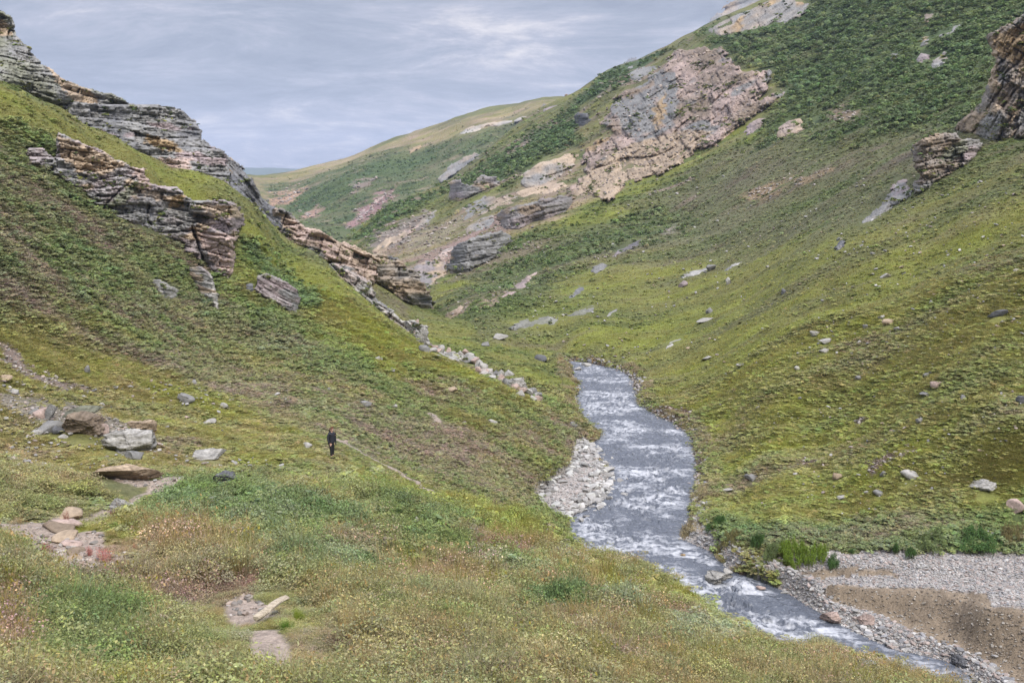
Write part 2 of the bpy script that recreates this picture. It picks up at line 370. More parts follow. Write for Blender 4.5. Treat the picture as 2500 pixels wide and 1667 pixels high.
# eroded notches of bare earth in the bank
PXG, PYG = project(XX,YY,ZG)
MM = np.maximum.accumulate(ZG/RR, 1)
VIS = (ZG/RR) >= MM-0.004
MB_ = np.maximum.accumulate(ZB/RR, 1)
def hit(px, py, smooth=True):
    """ray from the camera through a photo pixel to the ground -> x,y,z,r"""
    px=np.atleast_1d(np.asarray(px,float)); py=np.atleast_1d(np.asarray(py,float))
    a,e = ray(px,py); M_ = MB_ if smooth else MM; Z_ = ZB if smooth else ZG
    ci = np.clip(np.round((a-A0)/(A1-A0)*(NA-1)).astype(int),0,NA-1)
    out = np.empty(len(a))
    order = np.argsort(ci,kind='stable'); cs=ci[order]
    st = np.r_[0, np.nonzero(np.diff(cs))[0]+1, len(cs)]
    for s0,s1 in zip(st[:-1],st[1:]):
        if s1<=s0: continue
        c=cs[s0]; idx=order[s0:s1]
        k = np.searchsorted(M_[c], e[idx]); k=np.clip(k,1,NU-1)
        e0=Z_[c,k-1]/RR[c,k-1]; e1=Z_[c,k]/RR[c,k]
        t=np.clip((e[idx]-e0)/np.where(np.abs(e1-e0)<1e-9,1e-9,e1-e0),0,1)
        out[idx]=np.exp(gu[k-1]+t*(gu[1]-gu[0]))
    x,y = out*np.sin(a), out*np.cos(a)
    return x,y,ground(x,y),out
def grid_at(M, x, y):
    a = np.arctan2(x,y); u=np.log(np.maximum(np.hypot(x,y),2.001))
    fi=np.clip((a-A0)/(A1-A0)*(NA-1),0,NA-1.001); fj=np.clip((u-U0)/(U1-U0)*(NU-1),0,NU-1.001)
    i=fi.astype(int); j=fj.astype(int); f=fi-i; g=fj-j
    return M[i,j]*(1-f)*(1-g)+M[i+1,j]*f*(1-g)+M[i,j+1]*(1-f)*g+M[i+1,j+1]*f*g
def ground(x,y): return grid_at(ZG, np.asarray(x,float), np.asarray(y,float))
def soft_poly(px, py, P, feather):
    x0,x1=P[:,0].min()-feather,P[:,0].max()+feather; y0,y1=P[:,1].min()-feather,P[:,1].max()+feather
    out=np.zeros(px.shape); m=(px>x0)&(px<x1)&(py>y0)&(py<y1)
    if not m.any(): return out
    d,_=dist_poly(px[m],py[m],P,True); ins=inside(px[m],py[m],P)
    sd=np.where(ins,d,-d); out[m]=sstep(-feather,feather,sd)
    return out
# ------------------------------------------------------------------ vegetation zones: colour and kind
VC = dict(lime=(134,140,62),yg=(132,130,72),mg=(98,112,66),dg=(86,104,68),br=(124,110,96),tan=(160,148,104),wil=(120,130,98),ol=(112,114,78),gray=(120,120,90),pink=(176,152,134))
KINDS_ = list(VC)
# (polygon, feather, weights) on the screen-visible side; layers: 0,1 left hills 2 right hill 3 far ridge
ZONES = [
 (0,[(-60,150),(120,230),(350,360),(560,480),(700,600),(600,640),(400,500),(200,380),(-60,270)],40,dict(yg=2.,lime=.8,mg=.8)),
 (0,[(-60,300),(120,330),(300,500),(420,560),(560,680),(700,720),(900,880),(700,850),(400,780),(200,700),(-60,640)],50,dict(mg=2.4,ol=1.6,br=1.5,dg=.8)),
 (0,[(560,500),(640,560),(800,650),(960,780),(1100,860),(1150,920),(900,860),(700,740),(560,620)],40,dict(lime=2.2,yg=1.5,mg=.6)),
 (0,[(550,540),(600,560),(680,640),(720,700),(660,720),(560,600)],20,dict(dg=2,mg=1.5)),
 (0,[(-60,720),(200,760),(420,860),(620,930),(760,1060),(560,1060),(300,960),(-60,880)],40,dict(yg=2.8,lime=1.,tan=.8,ol=.8)),
 (0,[(150,720),(500,820),(800,930),(1000,960),(1250,1110),(1250,1180),(900,1080),(700,960),(400,860),(150,800)],50,dict(mg=1.6,ol=1.4,br=1.7,gray=.8)),
 (0,[(880,860),(1300,960),(1370,1000),(1300,1150),(1200,1130),(1000,980)],40,dict(yg=1.5,mg=1.2,br=1.5,ol=.8)),
 (0,[(-60,880),(300,930),(560,1060),(500,1100),(200,1110),(-60,1150)],40,dict(yg=2.4,ol=1.6,tan=.6,br=.6)),
 (0,[(800,1060),(1000,1120),(1200,1180),(1280,1280),(1000,1200),(780,1110)],30,dict(lime=1.8,yg=1.6,mg=1.)),
 (0,[(380,1090),(560,1120),(820,1200),(830,1250),(600,1250),(330,1200)],30,dict(dg=1.6,mg=2.2,wil=1.)),
 (0,[(860,1130),(960,1180),(1100,1230),(1060,1300),(860,1250)],30,dict(mg=2,dg=1.2,ol=.8)),
 (0,[(500,1260),(700,1270),(860,1310),(850,1350),(700,1340),(560,1320)],18,dict(dg=1.2,mg=1.6,wil=1.6)),
 (0,[(-60,1180),(180,1260),(140,1300),(-60,1290)],20,dict(yg=1.5,ol=1.2,tan=1,mg=.8)),
 (0,[(150,1190),(330,1230),(320,1290),(200,1300)],18,dict(lime=1.4,yg=1.8,tan=.6)),
 (0,[(220,1250),(460,1220),(640,1300),(560,1400),(280,1400),(100,1330),(60,1290)],26,dict(br=3.2,tan=.8,ol=.8)),
 (0,[(1060,1230),(1290,1270),(1340,1300),(1200,1300),(1080,1280)],12,dict(br=3)),
 (0,[(1080,1300),(1300,1290),(1340,1320),(1200,1340),(1060,1330)],12,dict(wil=3,mg=.5)),
 (0,[(1200,1290),(1400,1310),(1640,1370),(1560,1390),(1300,1340)],16,dict(lime=2,yg=1.2,tan=.8)),
 (0,[(900,1300),(1150,1310),(1160,1380),(960,1400)],24,dict(br=2,tan=1.4,ol=1)),
 (0,[(1210,1390),(1300,1375),(1370,1390),(1330,1440),(1230,1440)],12,dict(dg=2.4,mg=1.2)),
 (0,[(1370,1400),(1480,1390),(1500,1430),(1400,1440)],12,dict(wil=3,)),
 (0,[(1520,1440),(1640,1430),(1740,1470),(1700,1500),(1530,1490)],12,dict(wil=3.4,)),
 (0,[(-60,1380),(60,1380),(90,1568),(-60,1600)],20,dict(br=3.2,tan=.9)),
 (0,[(60,1400),(300,1400),(330,1480),(300,1600),(90,1600)],24,dict(mg=2.2,dg=.6,ol=1.)),
 (0,[(640,1440),(1000,1440),(1150,1600),(640,1600)],40,dict(ol=2.,br=1.4,tan=1.3,mg=.7)),
 (0,[(1150,1450),(1700,1500),(2100,1540),(2200,1620),(1150,1620)],40,dict(tan=1.2,yg=1.3,br=2.2,ol=1.3,mg=.9)),
 (1,[(950,680),(1400,860),(1400,1100),(950,800)],10,dict(mg=1.3,yg=1.8,ol=.8,lime=.5)),
 (2,[(1600,60),(1640,100),(1690,140),(1780,160),(1800,250),(1700,330),(1900,330),(2200,300),(2280,180),(2420,60),(2420,-60),(1860,-60),(1850,20)],26,dict(dg=3.,mg=1.1,ol=.6)),
 (2,[(1500,430),(1700,340),(2200,300),(2120,420),(2000,520),(1700,600),(1480,560)],50,dict(ol=2.2,gray=1.6,mg=1.2,br=.7)),
 (2,[(2300,310),(2420,300),(2420,520),(2100,620),(1700,640),(1960,540),(2100,450)],36,dict(yg=1.4,mg=1.,ol=1.4,br=.6)),
 (2,[(1240,470),(1400,420),(1500,380),(1640,300),(1750,300),(1600,370),(1500,440),(1330,540),(1130,600),(1000,680),(1000,640),(1150,540)],18,dict(lime=1.7,mg=1.,yg=1.)),
 (2,[(1150,560),(1500,480),(1600,520),(1400,620),(1100,740),(1000,720)],30,dict(mg=2.2,ol=1.2,dg=.8,br=.5)),
 (2,[(1350,640),(1700,600),(2352,480),(2420,1100),(2352,1180),(1700,1200),(1500,900),(1400,820),(1150,780)],60,dict(lime=2.1,yg=2.5,ol=.9,mg=.5,br=.35)),
 (2,[(1640,1180),(1900,1220),(2420,1120),(2420,1280),(1900,1270),(1650,1240)],16,dict(mg=2,dg=.8,br=1.4,ol=.8)),
 (2,[(1420,130),(1500,120),(1530,120),(1450,190),(1360,230),(1320,250),(1340,220)],8,dict(dg=3)),
 (2,[(790,560),(860,500),(1060,400),(1230,290),(1320,240),(1350,260),(1320,330),(1180,410),(1020,440),(960,490),(870,560)],14,dict(dg=3.4,mg=.4)),
 (2,[(870,570),(1000,520),(1150,440),(1350,330),(1450,300),(1450,420),(1200,530),(1000,640),(900,600)],18,dict(ol=1.6,pink=1.3,mg=1.4,tan=.8)),
 (3,[(560,420),(740,375),(1000,290),(1250,235),(1300,235),(1250,262),(1000,330),(740,400),(600,450)],12,dict(tan=2.2,pink=1.,yg=.6)),
 (3,[(600,430),(740,400),(1000,330),(1250,262),(1340,260),(1100,420),(820,560),(700,540)],22,dict(dg=2.,mg=1.6,ol=1.2,pink=.35)),
 (3,[(640,470),(800,400),(900,370),(1000,340),(1000,370),(860,430),(700,500)],10,dict(dg=2.6,mg=1)),
]
def veg_weights(x, y, z, lay, px=None, py=None, sc=1.0):
    """weights of every vegetation kind at ground points (n,k)"""
    if px is None: px,py = project(x,y,z)
    r = np.hypot(x,y)
    wx = (lodn(x,y,r*.05+.6,3,61)-.5)*52; wy=(lodn(x,y,r*.05+.6,3,62)-.5)*40
    W_ = {k: np.full(px.shape, b) for k,b in dict(lime=.25,yg=.7,mg=.6,dg=.12,br=.35,tan=.12,wil=.03,ol=.6,gray=.1,pink=0.).items()}
    # near ground is dry and mixed
    nearw = sstep(34,18,r)
    for k,b in dict(tan=.9,ol=1.0,br=1.2,mg=.9,yg=.7,wil=.35).items(): W_[k]=W_[k]+b*nearw
    for ly,P,fe,w in ZONES:
        m = soft_poly(px+wx, py+wy, D(P), fe*DS)
        m = m*(lay==ly)
        if not m.any(): continue
        for k in W_: W_[k] = W_[k]*(1-m)+w.get(k,0.)*m
    # each kind grows in its own patches, drawn out along the fall line on the right hill
    s = np.clip(r*.045,.7,9.)
    sx = np.where(lay>=2, .45, .8)
    out=[]
    for i,k in enumerate(KINDS_):
        q = lodn(x*sx+i*13.1, y-i*7.7, s, 4, 80+i, .68)
        out.append(W_[k]*np.exp((q-.5)*9))
    out = np.array(out); return out/(out.sum(0)+1e-9)
PAL = np.array([lin(VC[k]) for k in KINDS_])*.62
def veg_color(wts): return np.tensordot(wts.T, PAL, axes=1) if wts.ndim==2 else None
# ------------------------------------------------------------------ the ground sheets
flat = lambda M: M.reshape(-1)
Wt = veg_weights(flat(XX),flat(YY),flat(ZG),flat(LAY),flat(PXG),flat(PYG))
COL = veg_color(Wt)
_shr=np.array([k in('mg','dg','wil','ol','gray','br') for k in KINDS_]); COL*= (1-.12*(Wt*_shr[:,None]).sum(0))[:,None]  # self-shade of shrub and heath clumps put into the ground colour
_x,_y,_z,_r = flat(XX),flat(YY),flat(ZG),flat(RR)
# bare soil shows in specks through the cover
COL *= (.70+.6*lodn(_x,_y,np.maximum(_r*.02,.3),3,203))[:,None]
# painted zones of bare ground (path, earth scars, scree)
PATHS = [ # centre line (2352 px frame), width in m
 ([(60,1222),(110,1215),(150,1245),(165,1280),(200,1305),(260,1330)],1.3),
 ([(395,1105),(340,1138),(300,1155),(215,1190),(150,1195),(110,1215)],.9),
 ([(280,1100),(330,1108),(395,1104)],.9),
 ([(500,1095),(560,1092),(700,1095)],.6),
 ([(556,1385),(572,1400),(584,1420)],.5),
 ([(600,1452),(612,1480),(622,1540)],.36),
 ([(770,1010),(830,1040),(900,1075),(960,1105),(1015,1142)],.38),
 ([(990,950),(1005,965)],.6),
]
PATHM = np.zeros(len(_x)); PATHN = np.zeros(len(_x))
for pl,wd in PATHS:
    P = D(pl); hx,hy,hz,hr = hit(P[:,0],P[:,1],smooth=False)
    cx_,cy_ = hx.mean(),hy.mean(); rad = np.hypot(hx-cx_,hy-cy_).max()+3
    m = np.hypot(_x-cx_,_y-cy_)<rad
    d,_ = dist_poly(_x[m],_y[m],np.c_[hx,hy])
    wn = wd*.5*(.7+.8*vnoise(_x[m]/.7,_y[m]/.7,77))
    PATHM[m] = np.maximum(PATHM[m], sstep(.12,-.05,d-wn)); PATHN[m]=np.maximum(PATHN[m], sstep(1.1,.25,d-wn))
SOIL = lin((172,156,142))*.66
pv = (.75+.5*fbm(_x/.15,_y/.15,3,210))[:,None]
COL = COL*(1-PATHM[:,None]) + SOIL*pv*PATHM[:,None]
SCARS = [ # rocky or earthy scars: polygon, colour, density
 (0,[(0,780),(40,790),(60,830),(130,860),(210,890),(230,905),(140,890),(60,870),(0,840)],(132,116,104)),
 (0,[(0,905),(200,930),(250,960),(340,985),(330,1000),(200,990),(60,960),(0,930)],(136,128,112)),
 (0,[(1225,1190),(1250,1185),(1300,1225),(1305,1255),(1280,1250),(1240,1215)],(62,48,42)),
 (2,[(1500,935),(1530,930),(1590,945),(1590,965),(1560,985),(1520,970)],(92,72,62)),
 (2,[(1580,1040),(1600,1030),(1620,1060),(1600,1090),(1575,1075)],(84,66,58)),
 (2,[(1960,970),(2010,950),(2000,965),(1975,985)],(100,84,70)),
 (2,[(1990,1065),(2060,1030),(2110,1035),(2040,1065),(2000,1085)],(104,86,72)),
 (2,[(1840,1060),(1890,1040),(1880,1065),(1850,1075)],(104,86,72)),
 (2,[(1520,530),(1560,520),(1530,545)],(150,140,128)),
 (2,[(1890,260),(1950,245),(1990,265),(1950,285)],(138,122,100)),
 (2,[(1830,410),(1950,370),(1900,400),(1740,460),(1700,450)],(140,120,92)),
 (2,[(1100,690),(1160,665),(1140,690),(1120,695)],(150,132,112)),
 (2,[(1020,720),(1080,690),(1060,730),(1040,735)],(156,134,118)),
 (3,[(610,450),(700,430),(690,450),(620,480)],(170,140,116)),
 (3,[(690,490),(740,470),(710,500)],(170,140,124)),
 (3,[(800,430),(860,415),(850,430),(810,445)],(146,130,118)),
 (3,[(780,520),(830,470),(905,430),(890,460),(840,500),(800,530)],(150,120,116)),
 (2,[(840,560),(900,520),(980,480),(1000,490),(930,560),(870,575)],(138,128,118)),
 (2,[(960,600),(1100,520),(1190,470),(1180,500),(1080,570),(1000,620),(985,640)],(152,130,120)),
 (2,[(930,560),(1040,500),(1110,470),(1040,530),(960,590)],(146,138,110)),
]
SCM = np.zeros(len(_x)); _px,_py=flat(PXG),flat(PYG)
wxx=(lodn(_x,_y,_r*.02+.3,4,301,.65)-.5)*60; wyy=(lodn(_x,_y,_r*.02+.3,4,302,.65)-.5)*60
for ly,P,c in SCARS:
    m = soft_poly(_px+wxx,_py+wyy,D(P),6)*((flat(LAY)==ly)|((ly==2)&(flat(LAY)==0)&(_px>1450)))
    SCM=np.maximum(SCM,m)
    COL = COL*(1-m[:,None])+ (lin(c)*.62*(.6+.8*lodn(_x,_y,_r*.008+.08,2,310))[:,None])*m[:,None]
# talus and stony ground on the upper right hill: broken patches
tal = sstep(.60,.72,fbm(_x/16,_y/9,4,330))*(flat(LAY)==2)*sstep(200,300,_r)*(_px<1700)*.8
COL = COL*(1-tal[:,None])+lin((150,130,116))*.6*tal[:,None]
# river margin: straw-coloured sedge and wet stones, gravel terrace, mud bank
dr = flat(DRV); inr=flat(INR); lay=flat(LAY); inb=flat(INB)
edge = ((~inr)&(dr<1.5)&(lay!=5)&(vnoise(_x/1.3,_y/1.3,340)>.35))*sstep(1.5,.4,dr)
COL = COL*(1-edge[:,None]*.8)+lin((142,112,82))*.6*edge[:,None]*.8
GR = lay==5
zt = _z
dfoot = np.full(len(_x),99.); dtop=np.full(len(_x),99.); mg_=GR
dfoot[mg_],_ = dist_poly(_x[mg_],_y[mg_],PF); dtop[mg_],sT = dist_poly(_x[mg_],_y[mg_],PT)
dwat = np.full(len(_x),99.); dwat[mg_],_=dist_poly(_x[mg_],_y[mg_],PW)
sideT = np.ones(len(_x)); sideT[mg_]=sT
_dI = np.full(len(_x),99.); _dI[mg_],_=dist_poly(_x[mg_],_y[mg_],PI)
sF = np.ones(len(_x)); _,q_=dist_poly(_x[mg_],_y[mg_],PF); sF[mg_]=q_
wob=(fbm(_x/1.2,_y/1.2,3,350)-.5)*1.2
MUD = GR & (~inb) & (sideT<0) & (sF>0) & (dwat>.35+wob*.2) & (_dI>.6) & (_px>1880)
tri = np.array([ (1950,1400),(2060,1385),(2180,1395),(2200,1412),(2100,1405),(2000,1412)],float)*1.0
MUD |= GR & (soft_poly(_px+wxx*.3,_py+wyy*.3,tri,6)>.5)
zt=_z[MUD]; 
gcol = lin((180,171,163))*.66*(.55+.9*fbm(_x/.25,_y/.25,3,360))[:,None]
mcol = lin((150,134,114))*.62*(.6+.8*fbm((_x+_z*.9)/.6,(_y+_z*3.1)/.6,4,361))[:,None]
COL[GR]=gcol[GR]; COL[MUD]=mcol[MUD]
COL[inr]=lin((70,72,74))*.5
# ---- split into named sheets
F = np.arange(NA*NU).reshape(NA,NU)
quads = np.stack([F[:-1,:-1],F[1:,:-1],F[1:,1:],F[:-1,1:]],-1).reshape(-1,4)
vis = (flat(VIS)) | (_r<60)
# keep hidden ground too, but thinner rows would be needed only there: drop nothing nearer than 300 m
keep = (vis[quads].any(1)) | (_r[quads[:,0]]<420)
zone = np.zeros(len(_x),np.int8)
zone[GR]=1; zone[MUD]=2; zone[PATHM>.55]=3; zone[inr]=4
qz = np.maximum.reduce([zone[quads[:,k]] for k in range(4)])
_z=_z.copy(); _z[MUD]+=((np.abs(fbm(_x/1.1,_y/2.5,4,371)-.5)*-.55)+(fbm(_x/.35,_y/.35,3,372)-.5)*.16)[MUD]; ZG=_z.reshape(NA,NU)
VCO = np.c_[_x,_y,_z]
M_GROUND = mat_vcol('ground_cover', bumps=((1.2,.25),(9.,.05)), var=.3, vscale=5)
M_STONY = mat_vcol('stony_ground', bumps=((3.,.12),(16.,.04)), var=.35, vscale=9)
for zi,(nm,mt) in enumerate((('ground',M_GROUND),('gravel_bar',M_STONY),('mud_bank',M_STONY),('path',M_STONY),('river_bed',M_STONY))):
    q = quads[keep&(qz==zi)]
    if not len(q): continue
    used = np.unique(q); remap = np.full(len(_x),-1,np.int32); remap[used]=np.arange(len(used))
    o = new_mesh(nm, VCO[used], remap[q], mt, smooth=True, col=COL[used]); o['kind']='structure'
# ------------------------------------------------------------------ river
rr0,rr1 = 36.0,168.0
wa = np.linspace(-.02,.46,900); wu=np.linspace(math.log(rr0),math.log(rr1),760)
WA,WU=np.meshgrid(wa,wu,indexing='ij'); WR=np.exp(WU); WX=WR*np.sin(WA); WY=WR*np.cos(WA)
wd,_=dist_poly(WX,WY,RIV,True); wi=inside(WX,WY,RIV)
gz=ground(WX,WY)
# chop: steep little waves across a strong current; the stream runs roughly away along the channel
ca_,sa_=math.cos(.15),math.sin(.15); us=WX*ca_-WY*sa_; vs=WX*sa_+WY*ca_
wp=(fbm(WX/2.5,WY/2.5,3,401)-.5)*2.0
calm = np.clip(wd/1.6,0,1)*np.where(wi,1,0)
rough = .35+1.1*fbm(us/5,vs/9,3,402)
rdg = 1-np.abs(fbm(us/1.9+wp,vs/1.05+wp*.8,4,403,.6)*2-1)
rdg2= 1-np.abs(fbm(us/.7+wp*2,vs/.45,3,404,.6)*2-1)
h = calm*rough*(.55*(rdg-.75)+.34*(rdg2-.75))
def lace(lx,ly,sd_,lo):
    q=1-np.abs(fbm(us/lx+wp*.5,vs/ly+wp*.4,3,sd_,.6)*2-1); return sstep(lo,1.0,q)
pch=sstep(.36,.62,fbm(us/4.5,vs/3.0,4,405,.6))
foam=(lace(2.6,.9,411,.80)*.65+lace(1.3,.5,412,.78)*.65+lace(.6,.28,413,.72)*.45)*(.14+1.0*pch)
foam=np.clip(foam*.82,0,1)*(.35+.65*np.clip(wd/1.2,0,1))*wi
# white water at the shallows by the stones
WZg = WZ + h
Fw=np.arange(WA.size).reshape(WA.shape); qw=np.stack([Fw[:-1,:-1],Fw[1:,:-1],Fw[1:,1:],Fw[:-1,1:]],-1).reshape(-1,4)
wk=((wi|(wd<1.6)).reshape(-1))[qw].any(1); qw=qw[wk]; used=np.unique(qw); rm=np.full(WA.size,-1,np.int32); rm[used]=np.arange(len(used))
mw,nt,b=mat_new('river_water'); L=nt.links.new
at=N(nt,'ShaderNodeAttribute'); at.attribute_name='foam'
g=N(nt,'ShaderNodeNewGeometry'); nn=N(nt,'ShaderNodeTexNoise',i_Scale=3.2,i_Detail=8.0,i_Roughness=.75); L(g.outputs['Position'],nn.inputs['Vector'])
ad=N(nt,'ShaderNodeMath',operation='MULTIPLY_ADD',i_1=1.6,i_2=-.80); L(nn.outputs['Fac'],ad.inputs[0])
ff=N(nt,'ShaderNodeMath',operation='ADD'); L(at.outputs['Fac'],ff.inputs[0]); L(ad.outputs[0],ff.inputs[1])
rp=N(nt,'ShaderNodeMapRange'); rp.inputs['From Min'].default_value=.08; rp.inputs['From Max'].default_value=1.05; L(ff.outputs[0],rp.inputs['Value'])
mxw=N(nt,'ShaderNodeMix',data_type='RGBA'); mxw.inputs[6].default_value=(.074,.082,.098,1); mxw.inputs[7].default_value=(.40,.405,.42,1)
L(rp.outputs[0],mxw.inputs[0]); L(mxw.outputs[2],b.inputs['Base Color'])
mr2=N(nt,'ShaderNodeMapRange'); mr2.inputs['To Min'].default_value=.18; mr2.inputs['To Max'].default_value=.8; L(rp.outputs[0],mr2.inputs['Value']); L(mr2.outputs[0],b.inputs['Roughness'])
b.inputs['IOR'].default_value=1.33
n3=N(nt,'ShaderNodeTexNoise',i_Scale=3.0,i_Detail=5.0); L(g.outputs['Position'],n3.inputs['Vector']); bp=N(nt,'ShaderNodeBump',i_Distance=.10); L(n3.outputs['Fac'],bp.inputs['Height']); L(bp.outputs[0],b.inputs['Normal'])
ow=new_mesh('river', np.c_[WX.reshape(-1),WY.reshape(-1),WZg.reshape(-1)][used], rm[qw], mw, smooth=True, attrs={'foam':('FLOAT',foam.reshape(-1)[used])}); ow['kind']='structure'
# ------------------------------------------------------------------ blue hills on the horizon
hx=np.linspace(-3600,900,260); hyv=np.linspace(5200,7400,60)
HX,HY=np.meshgrid(hx,hyv,indexing='ij')
pxh=1250+2431*HX/5600
crest = np.interp(pxh,[-400,300,590,640,700,760,800,1000,1500],[60,60,73,74,66,66,70,66,60])*5600/5600
hh = -120+(crest+120)*np.clip(1-((HY-6000)/900)**2,0,1)+ (fbm(HX/240,HY/240,4,501)-.5)*12
Fh=np.arange(HX.size).reshape(HX.shape); qh=np.stack([Fh[:-1,:-1],Fh[1:,:-1],Fh[1:,1:],Fh[:-1,1:]],-1).reshape(-1,4)
mh=mat_vcol('far_hill', bumps=((.01,8.),), var=.15, vscale=.01)
hc=np.tile(lin((96,108,88))*.6,(HX.size,1))*(.8+.4*fbm(HX/150,HY/60,3,503).reshape(-1,1))
oh=new_mesh('distant_hills', np.c_[HX.reshape(-1),HY.reshape(-1),hh.reshape(-1)], qh, mh, smooth=True, col=hc); oh['kind']='structure'
# plain beyond everything, reaching the horizon

# ------------------------------------------------------------------ bedrock crags
M_ROCK = mat_vcol('layered_rock', rough=.9, spec=.2, bumps=((.35,.35),(2.6,.09)), var=.22, vscale=1.6, strata=(1,1,5.5))
M_STONE = mat_vcol('loose_stone', rough=.9, spec=.2, bumps=((3.5,.07),(14.,.02)), var=.25, vscale=7)
TONE = dict(gray=(138,136,132), dark=(108,108,110), tan=(178,158,134), pink=(184,162,150), orange=(166,142,108), pale=(174,170,162), brown=(138,122,104), mauve=(152,138,136), lich=(124,124,106))
def tone(k): return lin(TONE[k])*.70
CRAGP=[]
RMASK=np.zeros((860,600),np.float32)   # nearest rock range per 3 px cell, to keep plants off the rock
def bricks(s, t, L, T, seed):
    t = t + (fbm(s/(3*L)+seed, t/(3*L), 3, seed+1)-.5)*T*3.0
    tr = t/T + vnoise(s/(2.2*L), t/(7*T), seed+2)*1.3
    row = np.floor(tr); ft = tr-row
    ri = row.astype(np.int64)
    ss = s/(L*(.5+1.0*hash2(ri,ri*0+3,seed))) + hash2(ri,ri*0+7,seed)*9 + (vnoise(s/L*2,t/T,seed+5)-.5)*.25
    col = np.floor(ss); fs = ss-col; ci = col.astype(np.int64)
    h = hash2(ci,ri,seed+11); b = hash2(ci,ri,seed+12)
    gr = np.maximum(np.exp(-(np.minimum(ft,1-ft)/.10)**2), .8*np.exp(-(np.minimum(fs,1-fs)/.05)**2))
    return h, b, gr, ft
def crag(name, poly, label, cat='rock outcrop', mode='cliff', lean=.35, relief=2.0, dip=0, lv=None, tones=('gray','tan'), mix=.5, ctl=None, thick=6., group=None, step=2.1, rag=5., patches=(), native=False, seed=None, parent=None, var=.5, cracks=(), rub=0, gain=1.05):
    seed = seed if seed is not None else (sum(map(ord,label))%9973)
    P = np.array(poly,float) if native else D(poly)
    x0,y0 = P.min(0)-rag-4; x1,y1=P.max(0)+rag+4
    gx = np.arange(x0,x1,step); gy=np.arange(y0,y1,step)
    PX,PY = np.meshgrid(gx,gy,indexing='ij')
    cx_,cy_ = P.mean(0)
    if ctl is not None:
        w=[1/(np.hypot(PX-c[0]*DS,(PY-c[1]*DS))+25)**2 for c in ctl]; R_=sum(w_*c[2] for w_,c in zip(w,ctl))/sum(w); RT=R_+50
    else:
        _,_,_,R_ = hit(PX.ravel(),PY.ravel(),smooth=False); R_=R_.reshape(PX.shape)
        kb=max(1,int(9/step)); ke=np.hanning(2*kb+3)[1:-1]; ke/=ke.sum(); Rp=np.pad(np.log(R_),kb,mode='edge')
        Rp=sum(ke[i]*Rp[i:i+PX.shape[0],:] for i in range(2*kb+1)); R_=np.exp(sum(ke[i]*Rp[:,i:i+PX.shape[1]] for i in range(2*kb+1)))
    rm_ = float(np.median(R_[inside(PX,PY,P)])) if inside(PX,PY,P).any() else float(np.median(R_))
    m = rm_/CAMF
    ph = math.radians(dip); s0=PX*m; t0=-PY*m
    s=s0*math.cos(ph)+t0*math.sin(ph); t=-s0*math.sin(ph)+t0*math.cos(ph)
    if lv is None:
        u=m*9
        lv=((u*9,u*2.6,relief*.55),(u*3,u*.8,relief*.26),(u*1.0,u*.30,relief*.10))
    # ragged edge that follows the bedding
    _,_,_,_=0,0,0,0
    hb,_,_,_ = bricks(s,t,lv[1][0],lv[1][1],seed+50)
    qx=PX+(hb-.5)*rag*2; qy=PY+(lodn(s,t,np.full(s.shape,m*16),3,seed+51)-.5)*rag*1.6
    dd,_=dist_poly(qx,qy,P,True); ins=inside(qx,qy,P)
    sd=np.where(ins,dd,-dd)
    mask = sd>-.5*step
    if mode=='cliff' and ctl is None:
        # foot of the face in every column, smoothed sideways
        rb=np.full(len(gx),np.nan); yb=np.full(len(gx),np.nan)
        for i in range(len(gx)):
            k=np.nonzero(mask[i])[0]
            if len(k): rb[i]=R_[i,k[-1]]; yb[i]=gy[k[-1]]
        ok=~np.isnan(rb)
        if ok.sum()>2:
            rb=np.interp(gx,gx[ok],rb[ok]); yb=np.interp(gx,gx[ok],yb[ok])
            kk=max(1,int(26/step)); ker=np.hanning(2*kk+3)[1:-1]; ker/=ker.sum()
            rb=np.convolve(np.pad(rb,kk,mode='edge'),ker,'valid'); yb=np.convolve(np.pad(yb,kk,mode='edge'),ker,'valid')
            up=(yb[:,None]-PY)*m
            RF=rb[:,None]+lean*up-.15
            R_=np.minimum(RF, R_-.05*relief)
    disp=np.zeros(PX.shape); br=np.zeros(PX.shape); crev=np.zeros(PX.shape)
    for q,(L_,T_,A_) in enumerate(lv):
        h,b_,g_,ft=bricks(s,t,L_,T_,seed+20*q)
        disp += A_*(h-.5)*1.6 + A_*.35*(ft-.5) - A_*.45*g_
        br += (b_-.5)*(.5,.7,.6)[min(q,2)]; crev=np.maximum(crev,g_*(.5,.6,.7)[min(q,2)])
    disp += relief*.8*(lodn(s,t,np.full(s.shape,m*70),3,seed+70)-.5)*2
    for pl,wd,dp in cracks:
        d_,_=dist_poly(PX+(vnoise(PX/12,PY/12,seed+3)-.5)*8,PY,np.array(pl,float)); disp-=dp*np.exp(-(d_/wd)**2)
    ed=np.clip(sd/(10 if mode=='hug' else 5),0,1)
    RF=R_ - disp*(.35+.65*ed)
    if mode=='hug': RF = RF - (relief*.8+.3)*ed + .25*relief*(1-ed)
    RF += (1-np.clip(sd/7,0,1))**2*relief*.7
    RBk=RF+ .3 + thick*np.sqrt(np.clip(sd/26,0,1))
    a,e=ray(PX,PY)
    def W3(R): return np.stack([R*np.sin(a),R*np.cos(a),R*e],-1)
    Vf=W3(RF); Vb=W3(RBk); Vb[...,2]-= thick*.25*np.clip(sd/26,0,1)
    nx,ny=PX.shape; I=np.arange(nx*ny).reshape(nx,ny)
    Q=mask[:-1,:-1]&mask[1:,:-1]&mask[1:,1:]&mask[:-1,1:]
    if not Q.any(): return None
    q=np.stack([I[:-1,:-1],I[:-1,1:],I[1:,1:],I[1:,:-1]],-1)
    fr=q[Q]; n=nx*ny; bk=(q[Q]+n)[:,::-1]
    Qp=np.pad(Q,1); side=[]
